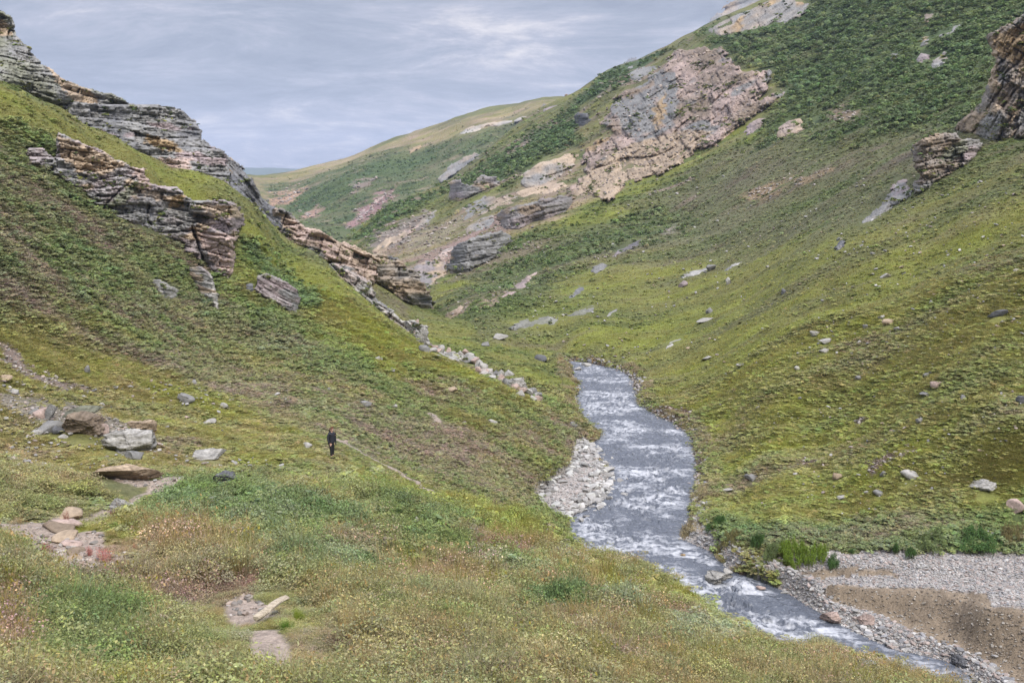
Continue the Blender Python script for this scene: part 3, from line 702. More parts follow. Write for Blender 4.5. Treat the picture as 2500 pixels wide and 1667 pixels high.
    for (dx,dy,c0,c1) in ((-1,0,0,1),(1,0,2,3),(0,-1,3,0),(0,1,1,2)):
        nb=Qp[1+dx:nx+dx,1+dy:ny+dy]; mm=Q&~nb; e0=q[mm][:,c0]; e1=q[mm][:,c1]
        side.append(np.stack([e1,e0,e0+n,e1+n],-1))
    faces=np.concatenate([fr,bk]+side)
    V=np.concatenate([Vf.reshape(-1,3),Vb.reshape(-1,3)])
    # colour: beds of different rock, stains, dark joints
    ok_=mask&(sd>3); CRAGP.append((RF[ok_],PX[ok_],PY[ok_],disp[ok_],sd[ok_],np.full(ok_.sum(),1 if rub else 0)))
    ix=np.clip((PX[mask]/3).astype(int)+10,0,859); iy=np.clip((PY[mask]/3).astype(int)+10,0,599); RMASK[ix,iy]=np.maximum(RMASK[ix,iy],R_[mask])
    c0=tone(tones[0]); mixn=sstep(.5-.22,.5+.22,lodn(s*.8,t*1.6,np.full(s.shape,m*60),4,seed+90)-(.5-mix)*.6)
    Cc=c0*(1-mixn[...,None])+tone(tones[1])*mixn[...,None]
    if len(tones)>2:
        m3=sstep(.60,.72,lodn(s*.7,t*1.8,np.full(s.shape,m*45),3,seed+95)); Cc=Cc*(1-m3[...,None])+tone(tones[2])*m3[...,None]
    for pp,tk in patches:
        m4=soft_poly(PX+(vnoise(PX/9,PY/5,seed)-.5)*16,PY+(vnoise(PX/9,PY/5,seed+1)-.5)*10,D(pp),4); Cc=Cc*(1-m4[...,None])+tone(tk)*m4[...,None]
    li=fbm(s/(m*14),t/(m*6),3,seed+97)
    Cc=Cc*gain*(1+var*.8*br+.45*(li-.5))[...,None]*(1-.34*np.clip(crev,0,1)*(vnoise(s/(m*10),t/(m*10),seed+98)))[...,None]
    Cc=np.concatenate([Cc.reshape(-1,3)]*2)
    used=np.unique(faces); rmp=np.full(len(V),-1,np.int64); rmp[used]=np.arange(len(used))
    o=new_mesh(name, V[used], rmp[faces], M_ROCK, smooth=False, col=np.clip(Cc[used],.01,.8), parent=parent)
    if parent is None: tag(o,label,cat,group)
    return o
# --- left side, against the sky
crag('rock_crag',[(-40,5),(0,28),(25,35),(33,60),(40,85),(55,100),(68,108),(75,128),(95,145),(130,170),(165,190),(195,200),(240,215),(262,215),(288,228),(300,240),(290,262),(240,262),(190,240),(150,240),(120,236),(60,210),(0,190),(-40,180)],
 'ragged grey and tan crag on the skyline in the upper left corner','crag',gain=1.28,ctl=[(0,60,205),(0,190,172),(120,230,178),(200,210,196),(290,250,196)],tones=('gray','lich','tan'),dip=-12,mix=.4,relief=3.2,thick=10,
 patches=[([(130,150),(165,185),(215,215),(225,240),(180,245),(140,200),(115,165)],'tan')])
crag('layered_cliff',[(100,225),(150,228),(190,236),(240,240),(300,240),(345,240),(395,246),(430,258),(445,275),(462,298),(468,320),(490,335),(518,345),(522,370),(530,400),(532,470),(520,500),(470,490),(440,470),(380,435),(330,395),(240,350),(160,310),(90,270)],
 'long grey cliff of thin flat beds above the upper left grass slope','cliff',gain=1.28,ctl=[(120,235,188),(240,250,192),(300,340,172),(430,270,188),(440,400,168),(520,440,166),(520,360,178)],tones=('gray','dark','mauve'),dip=-6,relief=2.6,thick=12,mix=.35,
 patches=[([(340,310),(385,320),(420,345),(418,352),(372,342),(335,325)],'orange'),([(396,368),(418,370),(420,398),(404,392)],'orange'),([(360,360),(440,366),(430,400),(370,385)],'pink')])
crag('rock_buttress',[(515,352),(528,360),(552,374),(562,392),(578,410),(592,432),(602,452),(622,472),(640,480),(650,500),(650,560),(630,545),(590,520),(545,500),(515,480),(500,420),(505,380)],
 'dark grey buttress dropping steeply at the right end of the long cliff','cliff',gain=1.28,ctl=[(520,370,184),(530,450,166),(600,450,180),(640,520,168)],tones=('dark','gray','orange'),dip=-48,relief=2.4,thick=10,mix=.4)
crag('rock_spur',[(628,478),(650,478),(668,486),(690,508),(705,522),(735,525),(760,545),(800,560),(830,572),(858,590),(870,600),(862,655),(840,660),(800,645),(770,635),(745,625),(700,600),(660,570),(630,540)],
 'tan and pink broken rock spur stepping down below the dark buttress','rock spur',ctl=[(640,500,172),(700,560,166),(760,560,178),(800,620,164),(860,600,176)],tones=('pink','tan','gray'),dip=-18,relief=2.4,thick=8,mix=.55,lv=((5,2.2,1.8),(2,.8,.9),(.8,.35,.35)))
crag('gorge_cliff',[(845,590),(862,582),(890,585),(912,592),(930,610),(960,625),(975,655),(995,682),(998,708),(975,712),(940,700),(905,680),(868,655),(845,640)],
 'blocky grey cliff at the low end of the left spur above the gorge','cliff',ctl=[(850,610,170),(900,600,186),(940,680,178),(995,700,192)],tones=('gray','tan','dark'),dip=-4,relief=2.6,thick=9,mix=.5)
crag('rock_rib',[(745,604),(775,606),(806,622),(836,634),(860,660),(868,692),(886,706),(908,716),(926,736),(950,736),(980,748),(982,775),(1000,796),(996,808),(962,800),(925,775),(886,750),(856,720),(828,690),(795,655),(755,628)],
 'pale broken rock rib running down the crest of the near left slope','rock rib',ctl=[(755,615,147),(806,640,143),(860,690,139),(915,735,135),(960,770,131),(995,800,127)],tones=('pink','pale','gray'),dip=-40,relief=2.0,thick=5,mix=.6,rag=6,rub=1,lv=((3,1.4,1.1),(1.2,.6,.55),(.5,.3,.25)))
# --- left slope, nearer
A=[(139,324),(166,333),(198,345),(258,371),(279,386),(314,401),(329,410),(356,410),(353,431),(368,443),(392,455),(428,458),(457,479),(469,491),(517,488),(547,485),(583,500),(589,520),(603,535),(592,556),(580,562),(580,577),(574,586),(571,634),(577,649),(574,687),(565,692),(517,664),(502,645),(470,628),(452,616),(443,597),(374,572),(314,548),(294,536),(249,513),(210,483),(198,465),(160,447),(118,422),(80,408),(62,385),(66,362),(96,360),(118,371),(132,392),(142,372)]
crag('rock_outcrop',A,'big jutting outcrop of grey and tan beds on the left slope','rock outcrop',mode='cliff',gain=1.28,lean=.5,tones=('gray','mauve','tan'),dip=-7,relief=2.2,thick=6,mix=.45,native=True,
 cracks=[([(471,562),(478,580),(488,612),(503,645)],3.2,2.6),([(294,536),(330,552),(374,568),(440,566),(472,562),(520,574),(580,578)],2.6,1.0),([(363,500),(362,530),(366,562)],2.2,1.2),([(250,508),(290,470),(330,432)],2.2,1.1)],
 patches=[([(455,545),(460,530),(545,540),(545,645),(500,620)],'pink'),([(130,310),(220,345),(290,378),(240,400),(180,395),(140,360)],'tan'),([(395,450),(425,445),(425,475),(385,480)],'orange'),([(440,470),(545,470),(560,500),(500,500)],'tan'),([(235,478),(310,415),(318,440),(262,480)],'lich'),([(300,380),(345,390),(350,440),(325,430)],'pink')])
crag('rock_pillar',[(422,615),(455,612),(478,622),(495,650),(504,690),(503,714),(490,708),(478,690),(452,668),(440,640)],'narrow stack of pale thin beds below the big left outcrop','rock outcrop',mode='cliff',lean=.5,tones=('pale','mauve','tan'),dip=-14,relief=.9,thick=2.5,mix=.4,rag=4,step=1.7)
crag('rock_outcrop',[(350,642),(368,640),(385,652),(410,668),(412,682),(395,692),(370,682),(360,668)],'small grey ledge poking out of the shrubs left of the narrow stack','rock outcrop',mode='cliff',lean=.6,tones=('gray','pale'),dip=-10,relief=.6,thick=2,rag=4,step=1.7)
crag('boulder',[(592,632),(612,627),(632,634),(662,650),(682,662),(690,682),(684,722),(668,722),(640,702),(604,686),(582,676),(588,655)],'huge tilted block of striped grey rock alone on the left slope','boulder',mode='cliff',lean=.45,tones=('mauve','pale','gray'),dip=-22,relief=.9,thick=5,rag=2.5,step=1.7)
crag('boulder',[(566,652),(580,650),(584,668),(574,674),(564,664)],'rounded dark stone touching the left foot of the huge tilted block','boulder',mode='cliff',lean=.5,tones=('gray','dark'),dip=-22,relief=.3,thick=1.5,rag=1.5,step=1.6)
# --- right side
crag('rock_wall',[(2400,10),(2352,25),(2335,42),(2308,60),(2285,70),(2268,76),(2270,100),(2280,128),(2290,142),(2276,160),(2262,205),(2250,240),(2225,262),(2198,282),(2190,298),(2215,305),(2240,312),(2280,322),(2330,322),(2400,318)],
 'tall orange and grey rock face cut by the right edge of the view','rock face',mode='cliff',lean=.28,gain=1.25,tones=('brown','gray','tan'),lv=((5,3.2,2.2),(1.8,1.,1.0),(.7,.35,.35)),dip=58,relief=2.6,thick=9,mix=.45,
 patches=[([(2275,90),(2352,50),(2420,40),(2420,150),(2310,140),(2290,120)],'orange'),([(2262,150),(2290,150),(2300,210),(2275,215)],'tan')])
crag('rock_outcrop',[(2095,332),(2120,320),(2150,306),(2195,305),(2205,318),(2250,318),(2258,335),(2240,362),(2200,392),(2170,408),(2150,420),(2132,440),(2098,448),(2092,430),(2112,402),(2100,380),(2096,350)],
 'grey stepped outcrop below the orange face on the right hill','rock outcrop',mode='cliff',lean=.5,gain=1.25,tones=('gray','brown','mauve'),lv=((4,1.8,1.6),(1.5,.5,.7),(.6,.22,.25)),dip=12,relief=1.8,thick=5,mix=.4,
 patches=[([(2170,345),(2215,320),(2225,345),(2190,372),(2160,365)],'lich')])
crag('rock_outcrop',[(2058,412),(2082,410),(2092,425),(2100,445),(2080,462),(2048,478),(2020,500),(1985,518),(1968,524),(1985,495),(2010,478),(2038,452),(2045,430)],
 'low jagged rib trailing downhill from the stepped right outcrop','rock outcrop',mode='hug',tones=('gray','tan','mauve'),dip=25,relief=1.4,thick=3,mix=.4,rag=6)
S1=[(1402,232),(1430,205),(1470,190),(1520,155),(1540,120),(1600,105),(1660,108),(1678,135),(1700,160),(1768,162),(1772,205),(1740,228),(1760,222),(1808,200),(1800,225),(1755,262),(1712,285),(1680,305),(1640,340),(1598,345),(1560,385),(1500,408),(1440,425),(1400,470),(1350,440),(1330,455),(1290,470),(1300,430),(1340,400),(1330,345),(1372,320),(1400,300),(1360,290),(1390,262)]
crag('rock_wall',S1,'wide crumbling pinkish rock face high on the right hill','rock face',mode='hug',rub=1,gain=.92,tones=('pink','brown','gray'),dip=28,relief=6.5,lv=((9,4.5,3.2),(3.2,1.6,1.6),(1.3,.7,.8)),thick=6,mix=.5,rag=10,step=2.2,
 patches=[([(1500,170),(1545,165),(1560,230),(1540,300),(1510,260)],'gray'),([(1400,240),(1500,200),(1510,300),(1440,300)],'gray'),([(1640,300),(1560,385),(1400,465),(1300,480),(1340,400),(1450,330),(1560,300)],'tan'),([(1330,300),(1372,285),(1420,300),(1360,350),(1330,345)],'orange'),([(1500,250),(1525,210),(1530,260),(1505,300)],'orange')])
crag('rock_crag',[(1622,68),(1635,42),(1655,30),(1672,8),(1700,-6),(1740,-14),(1790,-10),(1845,2),(1862,12),(1850,38),(1812,52),(1775,55),(1740,72),(1700,80),(1660,88),(1630,82)],
 'grey and tan crag on the skyline at the top of the right hill','crag',mode='hug',tones=('gray','tan','orange'),dip=30,relief=4.5,thick=6,mix=.45,rag=7)
crag('rock_crag',[(1430,150),(1445,135),(1462,132),(1466,150),(1450,162),(1435,165)],'small grey knob on the skyline above the pinkish face','crag',mode='hug',tones=('gray','dark'),dip=20,relief=3.,thick=4,rag=3)
crag('boulder',[(1318,268),(1326,258),(1352,260),(1356,278),(1340,292),(1322,290)],'square dark block standing at the left foot of the pinkish face','boulder',mode='cliff',lean=.4,tones=('dark','gray'),dip=10,relief=2.0,thick=6,rag=2)
crag('rock_outcrop',[(1030,418),(1055,412),(1075,428),(1105,402),(1140,405),(1150,425),(1120,436),(1092,448),(1062,462),(1030,462)],'cracked grey outcrop with a square end beside the dark shrub strip','rock outcrop',mode='cliff',lean=.7,tones=('gray','mauve','tan'),dip=8,relief=2.6,thick=5,rag=5,mix=.35)
crag('rock_outcrop',[(1032,592),(1050,560),(1080,545),(1110,540),(1150,528),(1180,545),(1165,568),(1150,588),(1125,606),(1095,612),(1070,628),(1040,628),(1026,612)],'swirled grey outcrop bulging above the gorge on the right side','rock outcrop',mode='cliff',lean=.6,tones=('gray','dark','tan'),dip=4,relief=2.6,thick=6,rag=5,mix=.35)
crag('rock_outcrop',[(1140,492),(1170,478),(1200,470),(1240,458),(1282,450),(1320,455),(1312,485),(1280,498),(1225,515),(1190,530),(1150,528)],'mauve broken outcrop under the foot of the pinkish scree','rock outcrop',mode='cliff',lean=.8,tones=('mauve','gray','brown'),dip=12,relief=2.6,thick=5,rag=6,mix=.45)
crag('rock_outcrop',[(1060,478),(1110,450),(1170,440),(1200,450),(1180,472),(1140,478),(1100,500),(1062,508)],'grey ledges streaked with grass right of the square ended outcrop','rock outcrop',mode='hug',tones=('gray','tan'),dip=20,relief=2.2,thick=4,rag=9,mix=.4)
crag('rock_outcrop',[(850,580),(862,560),(900,538),(950,518),(985,490),(1010,478),(1000,498),(960,530),(925,548),(890,568),(868,585)],'rocky strip along the lower edge of the dark shrub slope','rock outcrop',mode='hug',tones=('gray','tan','pink'),dip=35,relief=2.5,thick=4,rag=7,mix=.5)
crag('rock_outcrop',[(930,640),(945,615),(980,595),(1020,600),(1030,622),(1005,650),(985,668),(972,662)],'rough grey outcrop facing the blocky cliff across the gorge','rock outcrop',mode='hug',tones=('mauve','gray','tan'),dip=10,relief=2.5,thick=4,rag=6,mix=.5)
crag('scree_patch',[(1150,684),(1180,655),(1208,632),(1240,612),(1240,622),(1205,662),(1175,682)],'slanting pinkish scree patch low on the right hill','scree',mode='hug',rub=1,tones=('pink','mauve'),dip=30,relief=1.0,thick=1.5,rag=4,mix=.5)
crag('scree_patch',[(1020,722),(1045,705),(1068,694),(1066,712),(1048,728)],'small pink scree patch just above the gorge bottom','scree',mode='hug',tones=('pink','tan'),dip=30,relief=.8,thick=1.5,rag=4,mix=.5)
crag('rock_outcrop',[(782,532),(800,512),(815,492),(835,474),(852,462),(880,448),(905,430),(898,445),(870,468),(852,492),(825,508),(800,532)],'reddish pink scree gully on the far valley side','scree',mode='hug',rub=1,tones=('pink','mauve'),dip=30,relief=6,thick=6,rag=4,mix=.55)
for P_,lb,tn,rl in (
 ([(1200,395),(1240,372),(1300,350),(1335,350),(1320,385),(1270,420),(1220,440),(1195,425)],'grass streaked tan rock slope left of the pinkish face foot',('tan','gray'),3.5),
 ([(1440,165),(1475,150),(1515,148),(1510,165),(1470,185),(1445,190)],'grey ledge along the upper left edge of the pinkish face',('gray','lich'),4),
 ([(985,600),(1010,575),(1035,560),(1045,572),(1020,600),(1000,615)],'pinkish ledge left of the swirled grey outcrop',('pink','gray'),2.2),
 ([(1065,520),(1100,500),(1135,492),(1140,510),(1100,535),(1070,540)],'low grey ledge above the swirled grey outcrop',('gray','tan'),2.2),
 ([(1180,440),(1230,420),(1290,410),(1310,430),(1260,450),(1200,458)],'tan ledges just above the mauve broken outcrop',('tan','mauve'),2.5),
 ([(1615,330),(1640,300),(1680,285),(1705,280),(1680,310),(1640,345),(1615,345)],'tan scree tongue under the right end of the pinkish face',('tan','pink'),2.5),
 ([(1702,318),(1712,290),(1740,270),(1762,268),(1758,290),(1725,312)],'rounded mauve hump in the shrubs right of the scree tongue',('mauve','brown'),3),
 ([(1778,320),(1782,295),(1810,272),(1838,270),(1850,290),(1880,268),(1862,292),(1828,312),(1795,322)],'twin mauve humps in the shrubs below the dark slope',('mauve','tan'),3),
 ([(2108,112),(2112,85),(2130,78),(2142,90),(2130,108)],'upper grey knob among dark shrubs near the top right',('gray','lich'),2.5),
 ([(2150,80),(2180,70),(2205,52),(2215,58),(2190,80),(2160,88)],'thin grey ledge highest among the dark shrubs',('gray','lich'),2),
 ([(2120,60),(2122,30),(2150,28),(2148,45)],'small brown rock near the top edge of the dark shrub slope',('brown','gray'),2),
 ([(2042,138),(2048,122),(2068,120),(2066,138),(2050,146)],'lone round grey rock left of the shrub covered knobs',('gray','lich'),2),
 ([(2100,140),(2112,118),(2135,120),(2138,140),(2112,152)],'broad grey rock in the middle of the shrub covered knobs',('gray','mauve'),2.4),
 ([(2132,160),(2140,136),(2160,128),(2170,112),(2182,120),(2178,140),(2160,160)],'tan sided knob lowest among the dark shrubs',('tan','gray'),2.6),
 ([(2118,112),(2118,84),(2128,82),(2138,84),(2132,108)],'orange sided knob beside the upper grey knob',('orange','gray'),2),
 ([(1402,590),(1418,572),(1440,562),(1470,548),(1482,552),(1462,568),(1425,584),(1408,600)],'dark ledge with a pale base in the middle of the right hill',('dark','mauve'),1.6),
 ([(1350,625),(1360,612),(1382,602),(1396,608),(1385,622),(1362,632)],'round dark rock downhill of the dark ledge',('dark','gray'),1.5),
 ([(1303,685),(1315,668),(1332,655),(1348,660),(1342,672),(1318,686)],'dark striped rock in dark shrubs above the river bend',('dark','gray'),1.2),
 ([(1165,755),(1180,738),(1210,728),(1222,735),(1250,722),(1285,730),(1270,748),(1225,752),(1180,762)],'grey rock patch above the river bend',('gray','lich'),1.0),
 ([(1300,725),(1330,708),(1370,700),(1360,720),(1320,732)],'flat grey slab right of the rock patch by the river bend',('gray','lich'),.8),
 ([(1520,808),(1530,790),(1555,775),(1572,772),(1560,790),(1535,805)],'striped grey slab leaning in the grass above the river',('gray','pale'),.9),
 ([(1385,728),(1400,712),(1425,702),(1415,718),(1395,730)],'pale tilted slab left of centre on the right hill',('pale','gray'),.7),
 ([(1560,648),(1566,630),(1590,620),(1622,615),(1648,612),(1640,622),(1600,635),(1575,640)],'grey boulder pair at the left end of a row of rocks',('gray','pale'),1.2),
 ([(1655,622),(1680,606),(1712,600),(1700,612),(1668,625)],'flat grey rock at the right end of a row of rocks',('gray','pale'),.9),
 ([(1914,578),(1918,556),(1928,542),(1942,552),(1946,566),(1930,576)],'upright grey rock standing alone on the right hill',('gray','dark'),1.2),
 ([(1238,250),(1250,240),(1285,240),(1280,250),(1250,262)],'mauve rocks on the skyline where the far ridge meets the hill',('mauve','gray'),6),
 ([(1040,310),(1070,290),(1130,278),(1180,272),(1220,266),(1180,285),(1110,300),(1060,318)],'pale rocky rim along the top of the far ridge',('pale','tan'),7),
 ([(1000,410),(1040,370),(1090,345),(1100,355),(1060,390),(1010,420)],'grey scree strip on the far ridge',('gray','tan'),6),
 ([(930,345),(950,330),(975,322),(970,340),(945,358)],'orange tan bluff on the far ridge crest',('orange','tan'),6),
 ):
    crag('rock_outcrop' if 'scree' not in lb else 'scree_patch',P_,lb,'scree' if 'scree' in lb else ('boulder' if 'slab' in lb or 'boulder' in lb else 'rock outcrop'),mode='hug',tones=tn,dip=15,relief=rl,thick=rl*1.5,rag=4,mix=.45,step=1.9)
# ------------------------------------------------------------------ loose stones
_ico=None
def ico(n=3):
    bm=bmesh.new(); bmesh.ops.create_icosphere(bm,subdivisions=n,radius=1.0)
    v=np.array([p.co[:] for p in bm.verts]); f=np.array([[q.index for q in p.verts] for p in bm.faces]); bm.free(); return v,f
ICO3=ico(3); ICO2=ico(2); ICO4=ico(5)
def stone_shape(w,d,h,seed,cuts=10,ic=None,flat_=0.0,point=0.0,hi=.85):
    rg=np.random.default_rng(seed); v,f=ic or ICO3; v=v.copy()*1.25
    for k in range(cuts):
        n=rg.normal(size=3); n/=np.linalg.norm(n); c=rg.uniform(.5,hi)
        dd=np.maximum(v@n-c,0); v-=dd[:,None]*n
    if flat_: v[:,2]=np.minimum(v[:,2],1-flat_)
    v+= (rg.random(v.shape)-.5)*.03
    if point: v[:,2]*= (1+point*v[:,0])
    mn,mxx=v.min(0),v.max(0); v=(v-(mn+mxx)/2)/((mxx-mn)/2)
    return v*np.array([w/2,d/2,h/2]), f
STONES=[]
def stone(px,py,w,h,label=None,tn='pale',seed=None,group=None,name='stone',tilt=0,sink=.24,dep=.8,cuts=10,point=0,on_water=None,cat=None,yaw=0,native=True,hi=.85):
    """px,py = middle of the foot in photo pixels, w,h in photo pixels"""
    if not native: px,py,w,h=px*DS,py*DS,w*DS,h*DS
    seed=seed if seed is not None else int(px*7+py*13)
    if on_water is None: x,y,z,r=[float(q[0]) for q in hit(px,py,smooth=False)]
    else:
        a,e=ray(px,py); r=(WZ+on_water)/float(e); x,y,z=r*math.sin(a),r*math.cos(a),WZ+on_water
    m=r/CAMF; ww,hh=w*m,h*m/ (1-sink)
    big=(name=='boulder')
    v,f=stone_shape(ww,ww*dep,hh,seed,cuts,ic=ICO4 if big else None,point=point,hi=hi)
    if big:
        dn=v/np.maximum(np.linalg.norm(v,axis=1,keepdims=True),1e-6); ph_=math.radians(12)
        s_c=v[:,0]*math.cos(ph_)+v[:,2]*math.sin(ph_)+v[:,1]*.5; t_c=-v[:,0]*math.sin(ph_)+v[:,2]*math.cos(ph_)
        h1,b1,g1,_=bricks(s_c/ww*6,t_c/ww*6,2.2,.55,seed%500); h2,b2,g2,_=bricks(s_c/ww*6,t_c/ww*6,.8,.22,seed%500+9)
        v=v+dn*((h1-.5)*.075-g1*.03+(h2-.5)*.035-g2*.012)[:,None]*min(ww,hh*2)
    v[:,2]+=hh/2-hh*sink
    if tilt:
        t=math.radians(tilt); c,s_=math.cos(t),math.sin(t); v[:,[0,2]]=np.c_[v[:,0]*c-v[:,2]*s_, v[:,0]*s_+v[:,2]*c]
    base=tone(tn); cc=base*(.8+.4*fbm(v[:,0]/ (ww*.3)+seed,v[:,2]/(hh*.25),3,seed%97))[:,None]
    st_=vnoise(v[:,0]/(ww*.6),v[:,2]/(hh*.08)+seed,5); cc*= (.86+.28*st_)[:,None]
    if big: cc*=(1+.35*(b1-.5)+.25*(b2-.5))[:,None]*(1-.35*np.maximum(g1,g2))[:,None]
    STONES.append((x,y,ww*.5,w))
    o=new_mesh(name,v,f,M_STONE,col=np.clip(cc,.01,.8))
    o.location=(x,y+ww*dep*.25,z); az=math.atan2(x,y); o.rotation_euler=(0,0,-az+yaw)
    tag(o,label,cat or ('boulder' if w>55 else 'stone'),group)
    return o
for a in (
 (307,1102,122,50,'large pale blocky boulder in front of the left rock cluster','pale',dict(name='boulder',dep=.7,cuts=14,point=.35,hi=.75)),
 (343,1062,66,34,'tan block resting just behind the large pale boulder','tan',dict(name='boulder',point=.2)),
 (190,1060,96,44,'broad tan hump in the middle of the left rock cluster','brown',dict(name='boulder',dep=1.,cuts=14)),
 (185,1024,105,30,'dark lichen covered slab at the back of the left rock cluster','lich',dict(name='boulder',dep=.9)),
 (116,1024,22,36,'upright grey stone at the left of the rock cluster','gray',dict(tilt=-18,hi=.7)),
 (96,1019,36,20,'reddish tan stone leaning on the upright grey stone','pink',dict()),
 (118,1055,62,24,'low grey stone left of the tan hump','gray',dict()),
 (142,1060,30,20,'dark small stone between the low grey stone and the tan hump','dark',dict()),
 (250,1060,34,26,'pinkish wedge stone at the right foot of the tan hump','pink',dict(tilt=20)),
 (87,1060,28,10,'thin pale slab below the low grey stone','pale',dict()),
 (152,1070,24,8,'flat pale stone lying in grass below the tan hump','pale',dict()),
 (306,1174,168,40,'long flat tan slab beside the footpath','tan',dict(name='boulder',tilt=-5,dep=.4,point=.3,cuts=7,sink=.12,seed=31)),
 (550,1190,68,38,'square dark grey boulder beside the bushes','dark',dict(name='boulder',hi=.7,sink=.15)),
 (300,1252,66,34,'grey white boulder beside the lower path bend','pale',dict(name='boulder',sink=.12)),
 (325,1120,44,20,'grey stone on the grass above the long slab','gray',dict()),
 (505,1119,82,18,'low pale rock patch left of the walker','pale',dict(name='boulder',dep=1.)),
 (452,983,42,22,'rounded grey green stone uphill of the rock patch','gray',dict()),
 (546,996,20,14,'bright white stone in the grass uphill of the walker','pale',dict()),
 (510,1034,32,13,'pale flat stone between rock cluster and walker','pale',dict()),
 (748,1090,28,9,'flat pale stone just left of the walker','pale',dict()),
 (838,1208,26,22,'pointed grey stone above the right end of the bushes','gray',dict(tilt=15)),
 (660,1200,34,15,'grey stone in the bushes below the walker','gray',dict()),
 (715,1202,36,13,'flat grey stone right of the stone in the bushes','gray',dict()),
 (1012,1290,22,32,'tall upright pale stone above the heath patch','pale',dict(tilt=-6,hi=.7)),
 (1034,1293,18,14,'small pale stone touching the tall upright one','pale',dict()),
 (1057,1296,24,10,'low pale stone right of the tall upright one','pale',dict()),
 (955,1287,26,18,'mauve stone left of the tall upright one','mauve',dict()),
 (990,1244,30,14,'pale stone in grass uphill of the tall upright one','pale',dict()),
 (1018,1243,34,22,'lichen covered hummock stone uphill of the upright one','lich',dict()),
 (2118,1646,58,30,'grey rock half buried at the brow of the near knoll','gray',dict(name='boulder')),
 (415,1588,66,30,'lichen grey rock in the grass near the bottom left','lich',dict(name='boulder')),
 (397,1552,26,12,'small pale stone above the lichen grey rock','pale',dict()),
 (2404,1196,64,20,'long white boulder low on the right hill','pale',dict(name='boulder')),
 (2486,1250,44,28,'pinkish block at the right edge low on the hill','pink',dict(name='stone')),
 (2223,1167,42,17,'grey white stone in the grass left of the long white boulder','pale',dict()),
 (2145,1209,25,12,'small grey stone above the gravel flat','gray',dict()),
 (2056,1218,24,8,'flat pale stone nearest the lower shrubs','pale',dict()),
 (2046,1168,24,14,'tan stone left of the small grey stone','tan',dict()),
 (2158,1161,17,11,'bluish stone beside the grey white stone','gray',dict()),
 (1836,1171,38,13,'low grey stones beside the river meadow','gray',dict()),
 (1775,1199,30,7,'long flat stone above the willow scrub','pale',dict()),
 (1780,693,16,16,'pale stone uphill on the right slope below the boulder row','pale',dict()),
 (1668,700,24,14,'mauve stone below the grey boulder pair','mauve',dict()),
 (1737,660,24,14,'grey stone between the boulder pair and the flat rock','gray',dict()),
 (1914,716,12,12,'dark pointed stone in the middle of the right hill','dark',dict()),
 (1733,763,20,13,'grey stone with a dark shrub at its foot','gray',dict()),
 (1722,784,44,6,'long thin pale slab on the right slope','pale',dict(tilt=12)),
 (1990,820,24,12,'pale stone left of the tan slab pair','pale',dict()),
 (2016,838,30,12,'pale wedge stone in the middle right grass','pale',dict(point=.4)),
 (2012,860,24,10,'pale flat wedge just below the other wedge stone','pale',dict(point=.4)),
 (2152,780,16,10,'white round stone above a tan slab','pale',dict()),
 (2170,792,26,12,'tan slab lying below the white round stone','tan',dict(tilt=14)),
 (2192,806,18,7,'small pale slab downhill of the tan slab','pale',dict()),
 (2112,802,12,10,'little grey stone left of the tan slab','gray',dict()),
 (2165,678,26,10,'long pale stone high in the right grass','pale',dict(tilt=16)),
 (2275,742,12,8,'white stone alone in the upper right grass','pale',dict()),
 (1810,895,24,8,'flat pale slab right of the river bend','pale',dict(tilt=8)),
 (1726,878,28,8,'thin pale slab above the river bend','pale',dict(tilt=14)),
 (1946,903,13,9,'small pointed pale stone in the right meadow','pale',dict()),
 (2098,925,18,8,'grey oval stone in the right meadow','gray',dict()),
 (2262,922,15,11,'grey knob in the grass below the dark slab','gray',dict()),
 (2288,946,28,14,'pinkish tan stone in the right meadow','pink',dict()),
 (2261,966,26,8,'grey flat stone below the pinkish tan stone','gray',dict()),
 (2353,976,14,12,'round grey stone right of the grey flat stone','gray',dict()),
 (2440,772,44,14,'dark grey slab beside the shrub hollow on the right','dark',dict(tilt=8)),
 (2246,1031,17,11,'grey stone beside the earth scar','gray',dict(tilt=16)),
 (2494,985,22,18,'dark stone at the right edge of the view','dark',dict()),
 (924,880,20,9,'pale stone below the rock rib','pale',dict()),
 (958,908,14,10,'small pale stone in green shrubs below the rib','pale',dict()),
 (1102,955,32,11,'flat tan stone in the middle of the near left slope','tan',dict()),
 (893,990,30,12,'grey stone buried in heath on the near left slope','gray',dict()),
 (963,994,16,6,'pale chip right of the grey heath stone','pale',dict()),
 (1203,1032,24,9,'grey white stone among brown heath above the river','pale',dict()),
 (1400,1040,26,11,'bluish flat stone beside the river promontory','gray',dict()),
 (1185,846,22,11,'grey stone on the slope behind the rib','gray',dict()),
 (1319,880,34,15,'dark grey boulder in grass near the river bend','dark',dict()),
 (1222,830,40,14,'pale boulder at the gorge bottom','pale',dict()),
 (210,910,14,18,'tilted grey stone below a bare hollow on the left','gray',dict(tilt=-20)),
 (80,1010,26,12,'grey stone at the far left of the meadow','gray',dict()),
 (10,930,30,14,'pale tan stone at the left edge of the view','tan',dict()),
 (30,960,24,9,'white flat stone near the left edge','pale',dict()),
 ):
    px,py,w,h,lb,tn,kw=a; stone(px,py,w,h,lb,tn,**kw)
